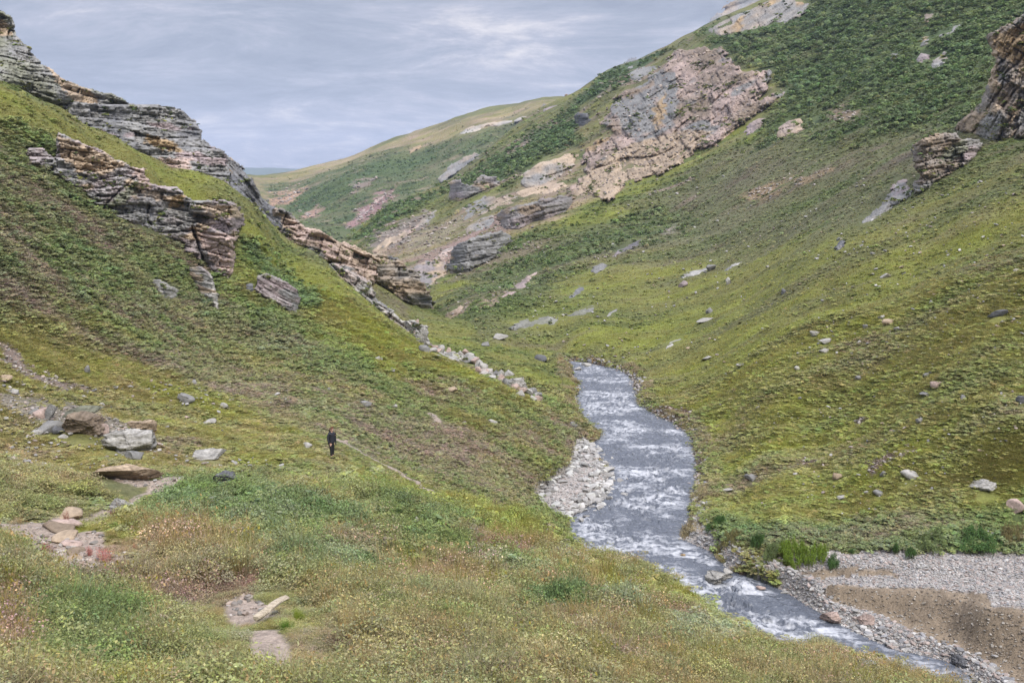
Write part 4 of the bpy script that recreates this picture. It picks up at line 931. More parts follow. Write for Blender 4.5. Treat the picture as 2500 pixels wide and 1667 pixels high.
# stones of the rib below the crags: angular pale blocks one after another
stone(1026,836,30,40,'pale fin shaped slab standing up from the rock rib','pale',name='boulder',tilt=-12,hi=.6,cuts=16)
stone(1010,812,32,34,'pinkish block leaning against the fin shaped slab','pink',name='boulder')
crag('rock_rib',[(992,796),(1015,800),(1040,808),(1062,814),(1080,826),(1072,836),(1045,828),(1015,820),(995,812)],'low pale band of broken rock just below the fin shaped slab','rock rib',mode='hug',tones=('pale','pink'),dip=-25,relief=1.6,thick=2,mix=.4,rag=6,rub=1,step=1.7)
crag('rock_rib',[(1092,846),(1110,838),(1132,842),(1140,856),(1125,864),(1100,858)],'pale lump of rock midway along the line of broken blocks','rock rib',mode='hug',tones=('pale','pink'),dip=-10,relief=1.6,thick=2,mix=.4,rag=4,step=1.7)
crag('rock_rib',[(1140,866),(1165,868),(1190,876),(1212,892),(1220,906),(1200,900),(1170,886),(1146,878)],'long pale ledge near the lower end of the rock line','rock rib',mode='hug',tones=('pale','mauve'),dip=-25,relief=1.6,thick=2,mix=.4,rag=4,step=1.7)
rib=D([(985,800),(1010,806),(1040,818),(1062,822),(1085,838),(1110,850),(1128,862),(1150,868),(1170,880),(1195,888),(1212,900),(1235,908)])
rg=np.random.default_rng(5)
for i,(x_,y_) in enumerate(rib):
    for q in range(4):
        stone(x_+rg.normal()*11,y_+rg.normal()*5,rg.uniform(14,32),rg.uniform(8,18),'angular %s block in the line of broken rock running down to the river'%('pale','pinkish','pale','grey')[q%4],('pale','pink','pale','gray')[q%4],group='blocks of the rock rib',seed=i*10+q)
stone(1260,950,50,26,'long pale boulder at the lower end of the rock line','pale',name='boulder',tilt=-22)
# scattered small stones
def scatter(n,poly,wr,label,group,tns,seed,lay_=None):
    rg=np.random.default_rng(seed); P=D(poly); c=0
    while c<n:
        x_,y_=rg.uniform(P[:,0].min(),P[:,0].max()),rg.uniform(P[:,1].min(),P[:,1].max())
        if not inside(np.array([x_]),np.array([y_]),P)[0]: continue
        if rg.random()> vnoise(np.array([x_/60]),np.array([y_/40]),seed)[0]*1.3: continue
        w=wr[0]+(wr[1]-wr[0])*rg.random()**2.2
        tq=tns[rg.integers(len(tns))]; stone(x_,y_,w,w*rg.uniform(.35,.6),label.replace('TONE',{'gray':'grey','pink':'pinkish'}.get(tq,tq)),tq,group=group,seed=seed*1000+c,tilt=rg.uniform(-12,12)); c+=1
scatter(110,[(1500,650),(1800,560),(2352,420),(2352,1120),(1700,1160),(1640,1000),(1450,860),(1250,780),(1200,740)],(5,12),'small TONE stone lying in the grass of the right hill','small stones on the right hill',('pale','gray','tan'),21)
scatter(45,[(0,880),(300,900),(560,1000),(640,1080),(560,1130),(200,1100),(0,1140)],(6,20),'small TONE stone on the stony meadow at the left','small stones on the left meadow',('pale','gray','pink'),22)
scatter(20,[(560,880),(900,880),(1250,980),(1250,1100),(900,1050),(600,960)],(5,12),'small TONE stone in the shrubs of the near left slope','small stones on the near left slope',('gray','mauve'),23)
scatter(26,[(550,1090),(900,1110),(1060,1230),(900,1250),(500,1180)],(7,18),'small TONE stone among the bushes below the walker','small stones below the walker',('gray','pale'),24)
# step stones of the path
for i,(x_,y_,w,h) in enumerate(((160,1265,62,16),(150,1283,80,16),(135,1298,70,14),(150,1318,60,12),(168,1335,50,10),(180,1352,44,10),(180,1368,38,10),(195,1380,28,7))):
    stone(x_,y_,w,h,'flat %s stone step where the path climbs at the lower left'%('tan','pinkish','brown')[i%3],('tan','pink','brown')[i%3],group='stone steps of the path',name='step_stone',cat='step',sink=.5,dep=1.1,seed=700+i)
# river stones
for a in ((1758,1424,70,30,'broad pale slab awash at the right bank','pale',.0),(2030,1524,52,32,'big pinkish white boulder at the water edge','pink',-.1),(2118,1530,46,30,'pink boulder right of the big pinkish white one','pink',.1),
 (2360,1634,62,30,'dark wet block in the stream at the lower right','dark',-.1),(1482,1149,40,8,'flat stone lying in the water off the left gravel bar','pale',.0),(1778,1400,24,12,'rounded stone above the slab awash','pale',.1),
 (1858,1440,26,10,'pinkish flat stone right of the slab awash','pink',.0),(1668,1356,14,5,'small orange stone at the left bank of the eddy','orange',.0),(1432,894,26,9,'pale flat stone at the far bend of the river','pale',.0),(1412,903,22,8,'white stone at the left edge of the far bend','pale',.05),(1448,887,30,9,'dark wet stone where the river leaves behind the slope','dark',.0),(1540,1270,0,0,'',0,0)):
    if a[2]: stone(a[0],a[1],a[2],a[3],a[4],a[5],on_water=a[6],name='boulder' if a[2]>40 else 'stone')
# ------------------------------------------------------------------ vegetation prototypes (not linked: only instanced by the ground-cover objects)
M_LEAF = bpy.data.materials.new('foliage'); M_LEAF.use_nodes=True; nt=M_LEAF.node_tree; nt.nodes.clear(); L=nt.links.new
_o=N(nt,'ShaderNodeOutputMaterial'); _d=N(nt,'ShaderNodeBsdfDiffuse'); _t=N(nt,'ShaderNodeBsdfTranslucent'); _m=N(nt,'ShaderNodeMixShader',i_0=.22)
_a=N(nt,'ShaderNodeAttribute'); _a.attribute_type='INSTANCER'; _a.attribute_name='tint'
_v=N(nt,'ShaderNodeAttribute'); _v.attribute_name='Col'
_x1=N(nt,'ShaderNodeMix',data_type='RGBA',blend_type='MULTIPLY',i_0=1.0); L(_a.outputs['Color'],_x1.inputs[6]); L(_v.outputs['Color'],_x1.inputs[7])
L(_x1.outputs[2],_d.inputs['Color']); L(_x1.outputs[2],_t.inputs['Color']); L(_d.outputs[0],_m.inputs[1]); L(_t.outputs[0],_m.inputs[2]); L(_m.outputs[0],_o.inputs['Surface'])
def leaf_mesh(name, n, R, H, ls, seed, aspect=.45, up=.35, stems=0, tipcol=None, tipfrac=0., var=.35, shape='dome'):
    rg=np.random.default_rng(seed); V=[];F=[];C=[]
    # several sub-clumps give an uneven outline
    nb=max(1,n//28); bc=np.c_[rg.normal(size=(nb,2))*R*.45, rg.uniform(.35,.8,nb)*H]; br=rg.uniform(.35,.6,nb)
    for i in range(n):
        if shape=='dome':
            k=rg.integers(nb); d=rg.normal(size=3); d/=np.linalg.norm(d); d[2]=abs(d[2])*.9-.15
            p=bc[k]+d*np.array([R,R,H])*br[k]*rg.uniform(.6,1.)
        else:
            an=rg.uniform(0,6.28); q=math.sqrt(rg.random())*R; p=np.array([q*math.cos(an),q*math.sin(an),rg.uniform(.1,1)*H])
        p[2]=max(p[2],.02*H)
        nrm=rg.normal(size=3)+np.array([p[0]/R,p[1]/R,up*3]); nrm/=np.linalg.norm(nrm)
        t=np.cross(nrm,rg.normal(size=3)); t/=np.linalg.norm(t); b=np.cross(nrm,t)
        l=ls*rg.uniform(.7,1.35); w=l*aspect
        k0=len(V); V+= [p-t*l*.5, p+b*w*.5+nrm*l*.06, p+t*l*.5, p-b*w*.5+nrm*l*.06]; F.append([k0,k0+1,k0+2,k0+3])
        s=1+rg.uniform(-var,var); c=np.array([s,s*rg.uniform(.92,1.06),s*rg.uniform(.8,1.15)])
        if tipcol is not None and rg.random()<tipfrac: c=c*np.array(tipcol)
        C+=[c]*4
    for i in range(stems):
        an=rg.uniform(0,6.28); q=rg.uniform(.1,.9)*R; tp=np.array([q*math.cos(an),q*math.sin(an),H*rg.uniform(.6,1.05)]); bs=tp*np.array([.35,.35,0])
        sd=np.array([-math.sin(an),math.cos(an),0])*ls*.07
        k0=len(V); V+=[bs-sd,bs+sd,tp+sd*.5,tp-sd*.5]; F.append([k0,k0+1,k0+2,k0+3]); C+=[np.array([1.0,.82,.75])*rg.uniform(.6,1.1)]*4
    return mkproto(name,V,F,C)
def tuft_mesh(name,n,R,H,w,seed,lean=.5,seg=2,heads=0,var=.3):
    rg=np.random.default_rng(seed); V=[];F=[];C=[]
    for i in range(n):
        an=rg.uniform(0,6.28); q=math.sqrt(rg.random())*R; b0=np.array([q*math.cos(an),q*math.sin(an),0])
        a2=an+rg.normal()*.8; ln=rg.uniform(.1,1.)*lean; h=H*rg.uniform(.5,1.1)
        dr_=np.array([math.cos(a2),math.sin(a2),0]); sd=np.array([-math.sin(a2+rg.normal()*.7),math.cos(a2),0])
        s=1+rg.uniform(-var,var); c=np.array([s*rg.uniform(.95,1.15),s,s*rg.uniform(.8,1.2)])
        pts=[b0, b0+dr_*h*ln*.25+np.array([0,0,h*.6]), b0+dr_*h*ln*.8+np.array([0,0,h*(1-.25*ln)])] if seg==2 else [b0,b0+dr_*h*ln*.5+np.array([0,0,h])]
        ws=[w,w*.8,w*.15] if seg==2 else [w,w*.2]
        for j in range(len(pts)-1):
            k0=len(V); V+=[pts[j]-sd*ws[j]/2,pts[j]+sd*ws[j]/2,pts[j+1]+sd*ws[j+1]/2,pts[j+1]-sd*ws[j+1]/2]; F.append([k0,k0+1,k0+2,k0+3]); C+=[c]*4
        if i<heads:
            tp=pts[-1]; 
            for q in range(3):
                k0=len(V); u=rg.normal(size=3)*w*1.8; v_=rg.normal(size=3)*w*1.8; tq=tp+rg.normal(size=3)*w*1.5
                V+=[tq-u,tq+v_,tq+u,tq-v_]; F.append([k0,k0+1,k0+2,k0+3]); C+=[np.array([1.3,1.12,1.05])*rg.uniform(.7,1.2)]*4
    return mkproto(name,V,F,C)
def mkproto(name,V,F,C):
    me=bpy.data.meshes.new(name); V=np.array(V,np.float32); F=np.array(F,np.int32)
    me.vertices.add(len(V)); me.vertices.foreach_set('co',V.ravel()); me.loops.add(F.size); me.loops.foreach_set('vertex_index',F.ravel())
    me.polygons.add(len(F)); me.polygons.foreach_set('loop_start',np.arange(0,F.size,4,dtype=np.int32)); me.update(calc_edges=True)
    a=me.attributes.new('Col','FLOAT_COLOR','POINT'); a.data.foreach_set('color',np.c_[np.array(C),np.ones(len(C))].astype(np.float32).ravel())
    me.materials.append(M_LEAF)
    return bpy.data.objects.new(name,me)
def gn_scatter(name, protos, pos, idx, scl, rot, tint, label=None):
    """one ground-cover object: points carrying instances of the prototypes"""
    if not len(pos): return None
    me=bpy.data.meshes.new(name); me.vertices.add(len(pos)); me.vertices.foreach_set('co',np.asarray(pos,np.float32).ravel())
    def at(n,t,v,f):
        a=me.attributes.new(n,t,'POINT'); a.data.foreach_set(f,v)
    at('pick','INT',np.asarray(idx,np.int32),'value'); at('size','FLOAT_VECTOR',np.asarray(scl,np.float32).ravel(),'vector')
    at('turn','FLOAT_VECTOR',np.asarray(rot,np.float32).ravel(),'vector'); at('tint','FLOAT_COLOR',np.c_[tint,np.ones(len(tint))].astype(np.float32).ravel(),'color')
    o=bpy.data.objects.new(name,me); scene.collection.objects.link(o)
    ng=bpy.data.node_groups.new(name,'GeometryNodeTree'); ng.interface.new_socket('Geometry',in_out='INPUT',socket_type='NodeSocketGeometry'); ng.interface.new_socket('Geometry',in_out='OUTPUT',socket_type='NodeSocketGeometry')
    nn=ng.nodes; l=ng.links.new; gi=nn.new('NodeGroupInput'); go=nn.new('NodeGroupOutput')
    gg=nn.new('GeometryNodeGeometryToInstance')
    for p in reversed(protos):
        oi=nn.new('GeometryNodeObjectInfo'); oi.inputs['Object'].default_value=p; oi.inputs['As Instance'].default_value=True; l(oi.outputs['Geometry'],gg.inputs[0])
    ip=nn.new('GeometryNodeInstanceOnPoints'); ip.inputs['Pick Instance'].default_value=True
    m2p=nn.new('GeometryNodeMeshToPoints'); l(gi.outputs[0],m2p.inputs['Mesh']); l(m2p.outputs[0],ip.inputs['Points'])
    # Object Info already outputs instances: join them instead of nesting
    jn=nn.new('GeometryNodeJoinGeometry')
    for q in [q for q in nn if q.bl_idname=='GeometryNodeObjectInfo']: l(q.outputs['Geometry'],jn.inputs[0])
    nn.remove(gg); l(jn.outputs[0],ip.inputs['Instance'])
    def na(n,t):
        q=nn.new('GeometryNodeInputNamedAttribute'); q.data_type=t; q.inputs[0].default_value=n; return q.outputs[0]
    l(na('pick','INT'),ip.inputs['Instance Index']); l(na('size','FLOAT_VECTOR'),ip.inputs['Scale'])
    er=nn.new('FunctionNodeEulerToRotation'); l(na('turn','FLOAT_VECTOR'),er.inputs[0]); l(er.outputs[0],ip.inputs['Rotation'])
    l(ip.outputs[0],go.inputs[0]); md=o.modifiers.new('cover','NODES'); md.node_group=ng
    o['kind']='stuff'
    if label: o['label']=label
    return o
# prototypes are one unit tall/wide-ish; scaled per point
P_SHRUB_F=[leaf_mesh('shrub_clump',34,.5,.45,.24,s,up=.8,aspect=.6,var=.28) for s in (1,2,3)]
P_SHRUB_M=[leaf_mesh('shrub_clump',120,.5,.5,.135,s+10,aspect=.55,up=.8,tipcol=(1.2,1.18,1.),tipfrac=.3,var=.28) for s in (1,2,3,4)]
P_SHRUB_N=[leaf_mesh('shrub_clump',430,.5,.75,.060,s+20,aspect=.5,stems=26,tipcol=(1.2,1.15,1.05),tipfrac=.35,var=.4) for s in (1,2,3,4)]
P_GRASS_F=[tuft_mesh('grass_tuft',22,.48,.40,.09,s,lean=1.1,seg=1,var=.25) for s in (1,2,3)]
P_GRASS_M=[tuft_mesh('grass_tuft',60,.5,.5,.035,s+10,lean=1.1,seg=2,var=.25) for s in (1,2,3)]
P_GRASS_N=[tuft_mesh('grass_tuft',85,.28,1.0,.011,s+20,lean=.8,seg=2,heads=6) for s in (1,2,3,4)]
P_HEATH_M=[leaf_mesh('heath_clump',110,.5,.42,.085,s+30,aspect=.8,up=.7,tipcol=(1.35,1.25,1.2),tipfrac=.3,var=.35) for s in (1,2,3)]
P_HEATH_N=[leaf_mesh('heath_clump',230,.5,.7,.05,s+40,aspect=.8,stems=45,tipcol=(1.8,1.5,1.55),tipfrac=.35,var=.5,shape='cyl') for s in (1,2,3)]
KI={k:i for i,k in enumerate(KINDS_)}
MG=sstep(.0,.0001,0.) # unused
def cover_points(n_target, rlo, rhi, seed, cell):
    """jittered sampling, even over what is seen, of ground between two ranges"""
    rg=np.random.default_rng(seed)
    gx=np.arange(-330,2980,cell); gy=np.arange(-90,1760,cell)
    PX,PY=np.meshgrid(gx,gy,indexing='ij'); PX=(PX+rg.uniform(0,cell,PX.shape)).ravel(); PY=(PY+rg.uniform(0,cell,PY.shape)).ravel()
    x,y,z,r=hit(PX,PY,smooth=False)
    a,e=ray(PX,PY)
    ci=np.clip(np.round((a-A0)/(A1-A0)*(NA-1)).astype(int),0,NA-1)
    ok=(e<MM[ci,-1]-np.where(r>300,.0030,1e-4))&(r>=rlo)&(r<rhi)&(r<1600)
    return x[ok],y[ok],z[ok],r[ok],PX[ok],PY[ok]
GMASK=(flat(zone)).reshape(NA,NU)
GM_PATH=PATHM.reshape(NA,NU); GM_SC=SCM.reshape(NA,NU)
# footprints of bedrock: no plants there
ROCKPX=np.zeros((1000,667),np.float32)
def near_lookup(M,x,y):
    a=np.arctan2(x,y); u=np.log(np.maximum(np.hypot(x,y),2.001))
    return M[np.clip(np.round((a-A0)/(A1-A0)*(NA-1)).astype(int),0,NA-1),np.clip(np.round((u-U0)/(U1-U0)*(NU-1)).astype(int),0,NU-1)]
shrubby=np.array([k in('mg','dg','wil','ol','gray') for k in KINDS_]); heathy=np.array([k in('br','pink') for k in KINDS_]); grassy=~(shrubby|heathy)
TGAIN=np.array([1.45,1.40,1.55])
def plant(rlo,rhi,cell,seed,lod):
    x,y,z,r,px,py=cover_points(0,rlo,rhi,seed,cell)
    lay=near_lookup(LAY,x,y); zn=near_lookup(GMASK,x,y); pm=near_lookup(GM_PATH,x,y); sc=near_lookup(GM_SC,x,y)
    rg=np.random.default_rng(seed+1); U=rg.random(len(x))
    gone=(zn>0)|(pm>.22)|(U<sc*.93)|(near_lookup(INR.astype(float),x,y)>.5)
    for sx_,sy_,sr_,sw_ in STONES:
        if sw_<16: continue
        rr_=math.hypot(sx_,sy_); 
        if rr_<rlo-3 or rr_>rhi+3: continue
        ux,uy=sx_/rr_,sy_/rr_; dx_=x-(sx_-ux*sr_*.7); dy_=y-(sy_-uy*sr_*.7); al=dx_*ux+dy_*uy; ac=-dx_*uy+dy_*ux
        gone|=((ac/(sr_*.8))**2+(al/(sr_*1.05+.05))**2)<1
    talm=near_lookup(tal.reshape(NA,NU),x,y); gone|=rg.random(len(x))<talm*.8
    rk=RMASK[np.clip((px/3).astype(int)+10,0,859),np.clip((py/3).astype(int)+10,0,599)]; gone|=(rk>0)&(r>rk-2.5)&(r<rk*1.04+4)
    k=~gone; x,y,z,r,lay,px,py=[q[k] for q in (x,y,z,r,lay,px,py)]
    wts=veg_weights(x,y,z,lay,px,py)
    cum=np.cumsum(wts,0); kind=(rg.random(len(x))[None]>cum).sum(0).clip(0,len(KINDS_)-1)
    pal=PAL[kind]; tint=(pal*.38+veg_color(wts)*.62)*TGAIN*np.where(shrubby[kind],1.62,np.where(kind==KI['br'],1.55,1.14))[:,None]
    n=len(x); tint=tint*np.clip(1+rg.normal(size=(n,1))*.11,.5,1.6)*np.clip(1+rg.normal(size=(n,3))*.05,.8,1.2)
    return x,y,z,r,lay,kind,tint,rg
def emit(name,label,sel,x,y,z,tint,rg,protos,size,hgt,sink=.06,tilt=.25,lod='m'):
    n=int(sel.sum())
    if n==0: return
    s=size[sel]; h=hgt[sel]
    pos=np.c_[x[sel],y[sel],z[sel]-sink*h]
    rot=np.c_[rg.normal(size=n)*tilt*.5,rg.normal(size=n)*tilt*.5,rg.uniform(0,6.28,n)]
    return gn_scatter(name,protos,pos,rg.integers(0,len(protos),n),np.c_[s,s,h],rot,tint[sel],label)
# far slopes
x,y,z,r,lay,kind,tint,rg=plant(120,1600,5.2,901,'f'); K=kind
n=len(x); big=rg.uniform(.7,1.4,n)
sz=np.where(K==KI['dg'],2.2,np.where(np.isin(K,[KI['mg']]),1.4,.95))*big*np.clip(r/260,.62,1.6)
emit('hillside_shrubs','dark and olive shrubs over the far slopes',shrubby[K],x,y,z,tint,rg,P_SHRUB_F+P_SHRUB_M[:1],sz,sz*np.where(K==KI['dg'],.85,.5))
emit('hillside_heath','brown heath over the far slopes',heathy[K],x,y,z,tint,rg,P_SHRUB_F,sz*.9,sz*.35)
emit('hillside_grass','yellow green grass over the far slopes',grassy[K],x,y,z,tint,rg,P_GRASS_F,sz*1.1,sz*.45)
# middle distance
x,y,z,r,lay,kind,tint,rg=plant(44,120,4.4,902,'m'); K=kind; n=len(x); big=rg.uniform(.6,1.5,n)
dr_=near_lookup(DRV,x,y)
sz=np.where(K==KI['dg'],1.0,np.where(shrubby[K],.68,.58))*big*np.clip(r/85,.6,1.3)
PN=near_lookup(PATHN.reshape(NA,NU),x,y); sz=sz*(1-.45*PN)
tint=tint*np.where(lay>=2,1.08,1.05)[:,None]; flatR=np.where((lay>=2)&(K!=KI['dg']),.40,.75)*np.where((lay==0)&(x<-4)&(z>-17.5)&(r<80),.55,1.)
emit('slope_shrubs','low green shrubs over the valley slopes',shrubby[K],x,y,z,tint,rg,P_SHRUB_M,sz,sz*.75*flatR)
emit('slope_heath','brown heath over the valley slopes',heathy[K],x,y,z,tint,rg,P_HEATH_M,sz,sz*.7*flatR)
emit('slope_grass','yellow green grass over the valley slopes',grassy[K],x,y,z,tint,rg,P_GRASS_M,sz*.95,sz*.6*flatR)
# near ground
brow=lambda x,y: 1-.5*sstep(2.0,5.,x)*sstep(19,25,np.hypot(x,y))
x,y,z,r,lay,kind,tint,rg=plant(20,44,6.6,903,'n'); K=kind; n=len(x); big=rg.uniform(.6,1.4,n)
sz=np.where(K==KI['dg'],1.0,np.where(K==KI['wil'],.85,np.where(shrubby[K],.72,.42)))*big*np.clip(r/32,.7,1.25)
PN=near_lookup(PATHN.reshape(NA,NU),x,y); low=(np.where((lay==0)&(x<-3)&(r>33),.55,1.))*(.55+1.0*fbm(x/1.6,y/1.6,3,921))*(1-.6*PN)*brow(x,y); sz=sz*(1-.3*PN)
emit('knoll_shrubs','grey green and dark green shrubs on the near knoll',shrubby[K],x,y,z,tint,rg,P_SHRUB_M+P_SHRUB_N[:2],sz,sz*.8*low)
emit('knoll_heath','brown seeded heath on the near knoll',heathy[K],x,y,z,tint,rg,P_HEATH_N,sz*.9,sz*.75*low)
emit('knoll_grass','yellow and tan grass on the near knoll',grassy[K],x,y,z,tint,rg,P_GRASS_N,sz*1.0,sz*np.where(K==KI['tan'],1.25,.85)*low)
x,y,z,r,lay,kind,tint,rg=plant(7,20,6.4,904,'n'); K=kind; n=len(x); big=rg.uniform(.6,1.35,n)
sz=np.where(K==KI['dg'],.62,np.where(K==KI['wil'],.52,np.where(shrubby[K],.5,.34)))*big*np.clip(r/15,.8,1.2)
PN=near_lookup(PATHN.reshape(NA,NU),x,y); hv=(.35+1.25*fbm(x/.9,y/.9,3,922))*(1-.7*PN); sz=sz*(1-.4*PN)
emit('near_shrubs','small leafy shrubs in the nearest ground cover',shrubby[K],x,y,z,tint,rg,P_SHRUB_N,sz,sz*.9*hv)
emit('near_heath','brown seeded twigs in the nearest ground cover',heathy[K],x,y,z,tint,rg,P_HEATH_N,sz*.9,sz*.9*hv)
emit('near_grass','long dry and green grass in the nearest ground cover',grassy[K]|(rg.random(n)<.15),x,y,z,tint,rg,P_GRASS_N,sz*.9,sz*1.1*hv)

# taller clumps standing out of the cover
P_MOUND=[leaf_mesh('willow_mound',620,.5,.8,.055,s+80,aspect=.5,stems=20,tipcol=(1.2,1.18,1.05),tipfrac=.35,var=.35) for s in (1,2,3)]
x,y,z,r,lay,kind,tint,rg=plant(18,46,20,905,'n'); K=kind; n=len(x); PN=near_lookup(PATHN.reshape(NA,NU),x,y); sel=shrubby[K]&(PN<.2)&(rg.random(n)<.75)&~((lay==0)&(x<-3)&(r>40))
sz=rg.uniform(.7,1.35,n)*np.clip(r/30,.75,1.2)*brow(x,y)**1.3
emit('willow_mounds','rounded willow mounds rising out of the near cover',sel,x,y,z,tint,rg,P_MOUND,sz,sz*.75,sink=.12)
x,y,z,r,lay,kind,tint,rg=plant(8,40,24,906,'n'); K=kind; n=len(x); PN=near_lookup(PATHN.reshape(NA,NU),x,y); sel=heathy[K]&(PN<.2)
sz=rg.uniform(.45,.85,n)*np.clip(r/18,.7,1.3)*brow(x,y)
emit('heath_mounds','bushy brown seed heads standing above the near cover',sel,x,y,z,tint,rg,P_HEATH_N,sz,sz*.95)
x,y,z,r,lay,kind,tint,rg=plant(8,34,19,907,'n'); K=kind; n=len(x); PN=near_lookup(PATHN.reshape(NA,NU),x,y); sel=(PN<.35)&(rg.random(n)<.5)&~shrubby[K]
sz=rg.uniform(.35,.6,n)*np.clip(r/16,.75,1.3)*brow(x,y)**1.4; tnt=np.array([lin((176,158,108)),lin((150,150,76)),lin((186,170,124))])[rg.integers(0,3,n)]*.66
emit('tall_grass','tall straw coloured grass stems in the near meadow',sel,x,y,z,tnt,rg,P_GRASS_N,sz,sz*1.35)
x,y,z,r,lay,kind,tint,rg=plant(8,20,34,908,'n'); K=kind; n=len(x); PN=near_lookup(PATHN.reshape(NA,NU),x,y); sel=shrubby[K]&(PN<.1)
sz=rg.uniform(.5,.85,n)
emit('near_mounds','leafy willow clumps closest to the viewer',sel,x,y,z,tint,rg,P_MOUND,sz,sz*.8,sink=.1)
# ------------------------------------------------------------------ cobbles and gravel: countless stones as ground cover
M_COB = bpy.data.materials.new('cobble'); M_COB.use_nodes=True; nt=M_COB.node_tree; L=nt.links.new; _b=nt.nodes['Principled BSDF']
_a=N(nt,'ShaderNodeAttribute'); _a.attribute_type='INSTANCER'; _a.attribute_name='tint'
_tc=N(nt,'ShaderNodeTexCoord'); _n=N(nt,'ShaderNodeTexNoise',i_Scale=2.2,i_Detail=5.0); L(_tc.outputs['Object'],_n.inputs['Vector'])
_mr=N(nt,'ShaderNodeMapRange'); _mr.inputs['To Min'].default_value=.65; _mr.inputs['To Max'].default_value=1.35; L(_n.outputs['Fac'],_mr.inputs['Value'])
_vm=N(nt,'ShaderNodeVectorMath',operation='SCALE'); L(_a.outputs['Color'],_vm.inputs[0]); L(_mr.outputs[0],_vm.inputs['Scale']); L(_vm.outputs[0],_b.inputs['Base Color']); _b.inputs['Roughness'].default_value=.85
def cob(seed):
    v,f=stone_shape(1,.85,.6,seed,9,ic=ICO2,hi=.9)
    me=bpy.data.meshes.new('cobble'); me.from_pydata(v.tolist(),[],f.tolist()); me.materials.append(M_COB); return bpy.data.objects.new('cobble',me)
P_COB=[cob(s) for s in range(7)]
def cobbles(name,label,x,y,size,tones,seed,sink=.15,zoff=None):
    rg=np.random.default_rng(seed); n=len(x); z=ground(x,y) if zoff is None else zoff
    t=np.array([lin(c)*.60 for c in tones])[rg.integers(0,len(tones),n)]*np.clip(1+rg.normal(size=(n,1))*.18,.5,1.5)
    rot=np.c_[rg.normal(size=n)*.25,rg.normal(size=n)*.25,rg.uniform(0,6.28,n)]
    s=np.c_[size*rg.uniform(.7,1.4,n),size*rg.uniform(.7,1.2,n),size*rg.uniform(.6,1.1,n)]
    return gn_scatter(name,P_COB,np.c_[x,y,z+size*.12],rg.integers(0,7,n),s,rot,t,label)
rg=np.random.default_rng(77)
PALE=((178,174,168),(190,186,180),(160,156,150),(176,160,150),(148,146,146))
# gravel terrace + cobble foot + left bar, sampled over what can be seen
gx=np.arange(1150,2620,3.0); gy=np.arange(860,1760,2.2); GX,GY=np.meshgrid(gx,gy,indexing='ij'); GX=(GX+rg.uniform(0,3.4,GX.shape)).ravel(); GY=(GY+rg.uniform(0,2.6,GY.shape)).ravel()
x,y,z,r=hit(GX,GY,smooth=False); zn=near_lookup(GMASK,x,y)
k=(zn==1)&(r<130)&(rg.random(len(x))<.75); x,y,r=x[k],y[k],r[k]
cobbles('gravel','pale grey gravel stones of the bars and the terrace',x,y,.07+.17*rg.random(len(x))**3,PALE,5)
x2,y2,z2,r2=hit(GX,GY,smooth=False); k=(near_lookup(GMASK,x2,y2)==2)&(rg.random(len(x2))<.10); 
cobbles('bank_stones','small stones sticking out of the mud bank',x2[k],y2[k],.07+.12*rg.random(k.sum())**2,((150,138,122),(120,108,94),(172,164,152)),6)
# big cobbles along the water line, both sides
def along(P,n,spread,off,seed):
    rg=np.random.default_rng(seed); d=np.r_[0,np.cumsum(np.hypot(*np.diff(P,axis=0).T))]; t=rg.uniform(0,d[-1],n)
    X=np.interp(t,d,P[:,0]); Y=np.interp(t,d,P[:,1]); tx=np.interp(t+.1,d,P[:,0])-X; ty=np.interp(t+.1,d,P[:,1])-Y; l=np.hypot(tx,ty)+1e-6
    o=off+rg.normal(size=n)*spread; return X+ty/l*o, Y-tx/l*o
xa,ya=along(PW,1300,.35,.75,11); za=np.maximum(ground(xa,ya),WZ-.12); cobbles('shore_cobbles','pale cobbles along the right water edge',xa,ya,.12+.34*rg.random(len(xa))**3,PALE,12,zoff=za)
RB2=RB[13:]; xa,ya=along(RB2,1400,.4,.25,13); za=np.maximum(ground(xa,ya),WZ-.1); cobbles('bank_cobbles','wet and pale stones at the foot of the right bank',xa,ya,.15+.35*rg.random(len(xa))**2,PALE+((96,88,80),(110,100,90)),14,zoff=za)
LB2=LB[:10]; xa,ya=along(LB2,180,.3,0,15); za=np.maximum(ground(xa,ya),WZ-.1); cobbles('left_bank_cobbles','stones at the foot of the left bank',xa,ya,.14+.3*rg.random(len(xa))**2,PALE+((96,88,80),),16,zoff=za)
xa,ya=along(np.r_[PB,PB[:1]],1100,.7,0.3,17); kk=near_lookup(GMASK,xa,ya)>=1; xa,ya=xa[kk],ya[kk]; za=np.maximum(ground(xa,ya),WZ-.1); cobbles('bar_cobbles','pale slabs and cobbles of the left gravel bar',xa,ya,.2+.7*rg.random(len(xa))**3,PALE[:3]+((204,202,194),),18,zoff=za)
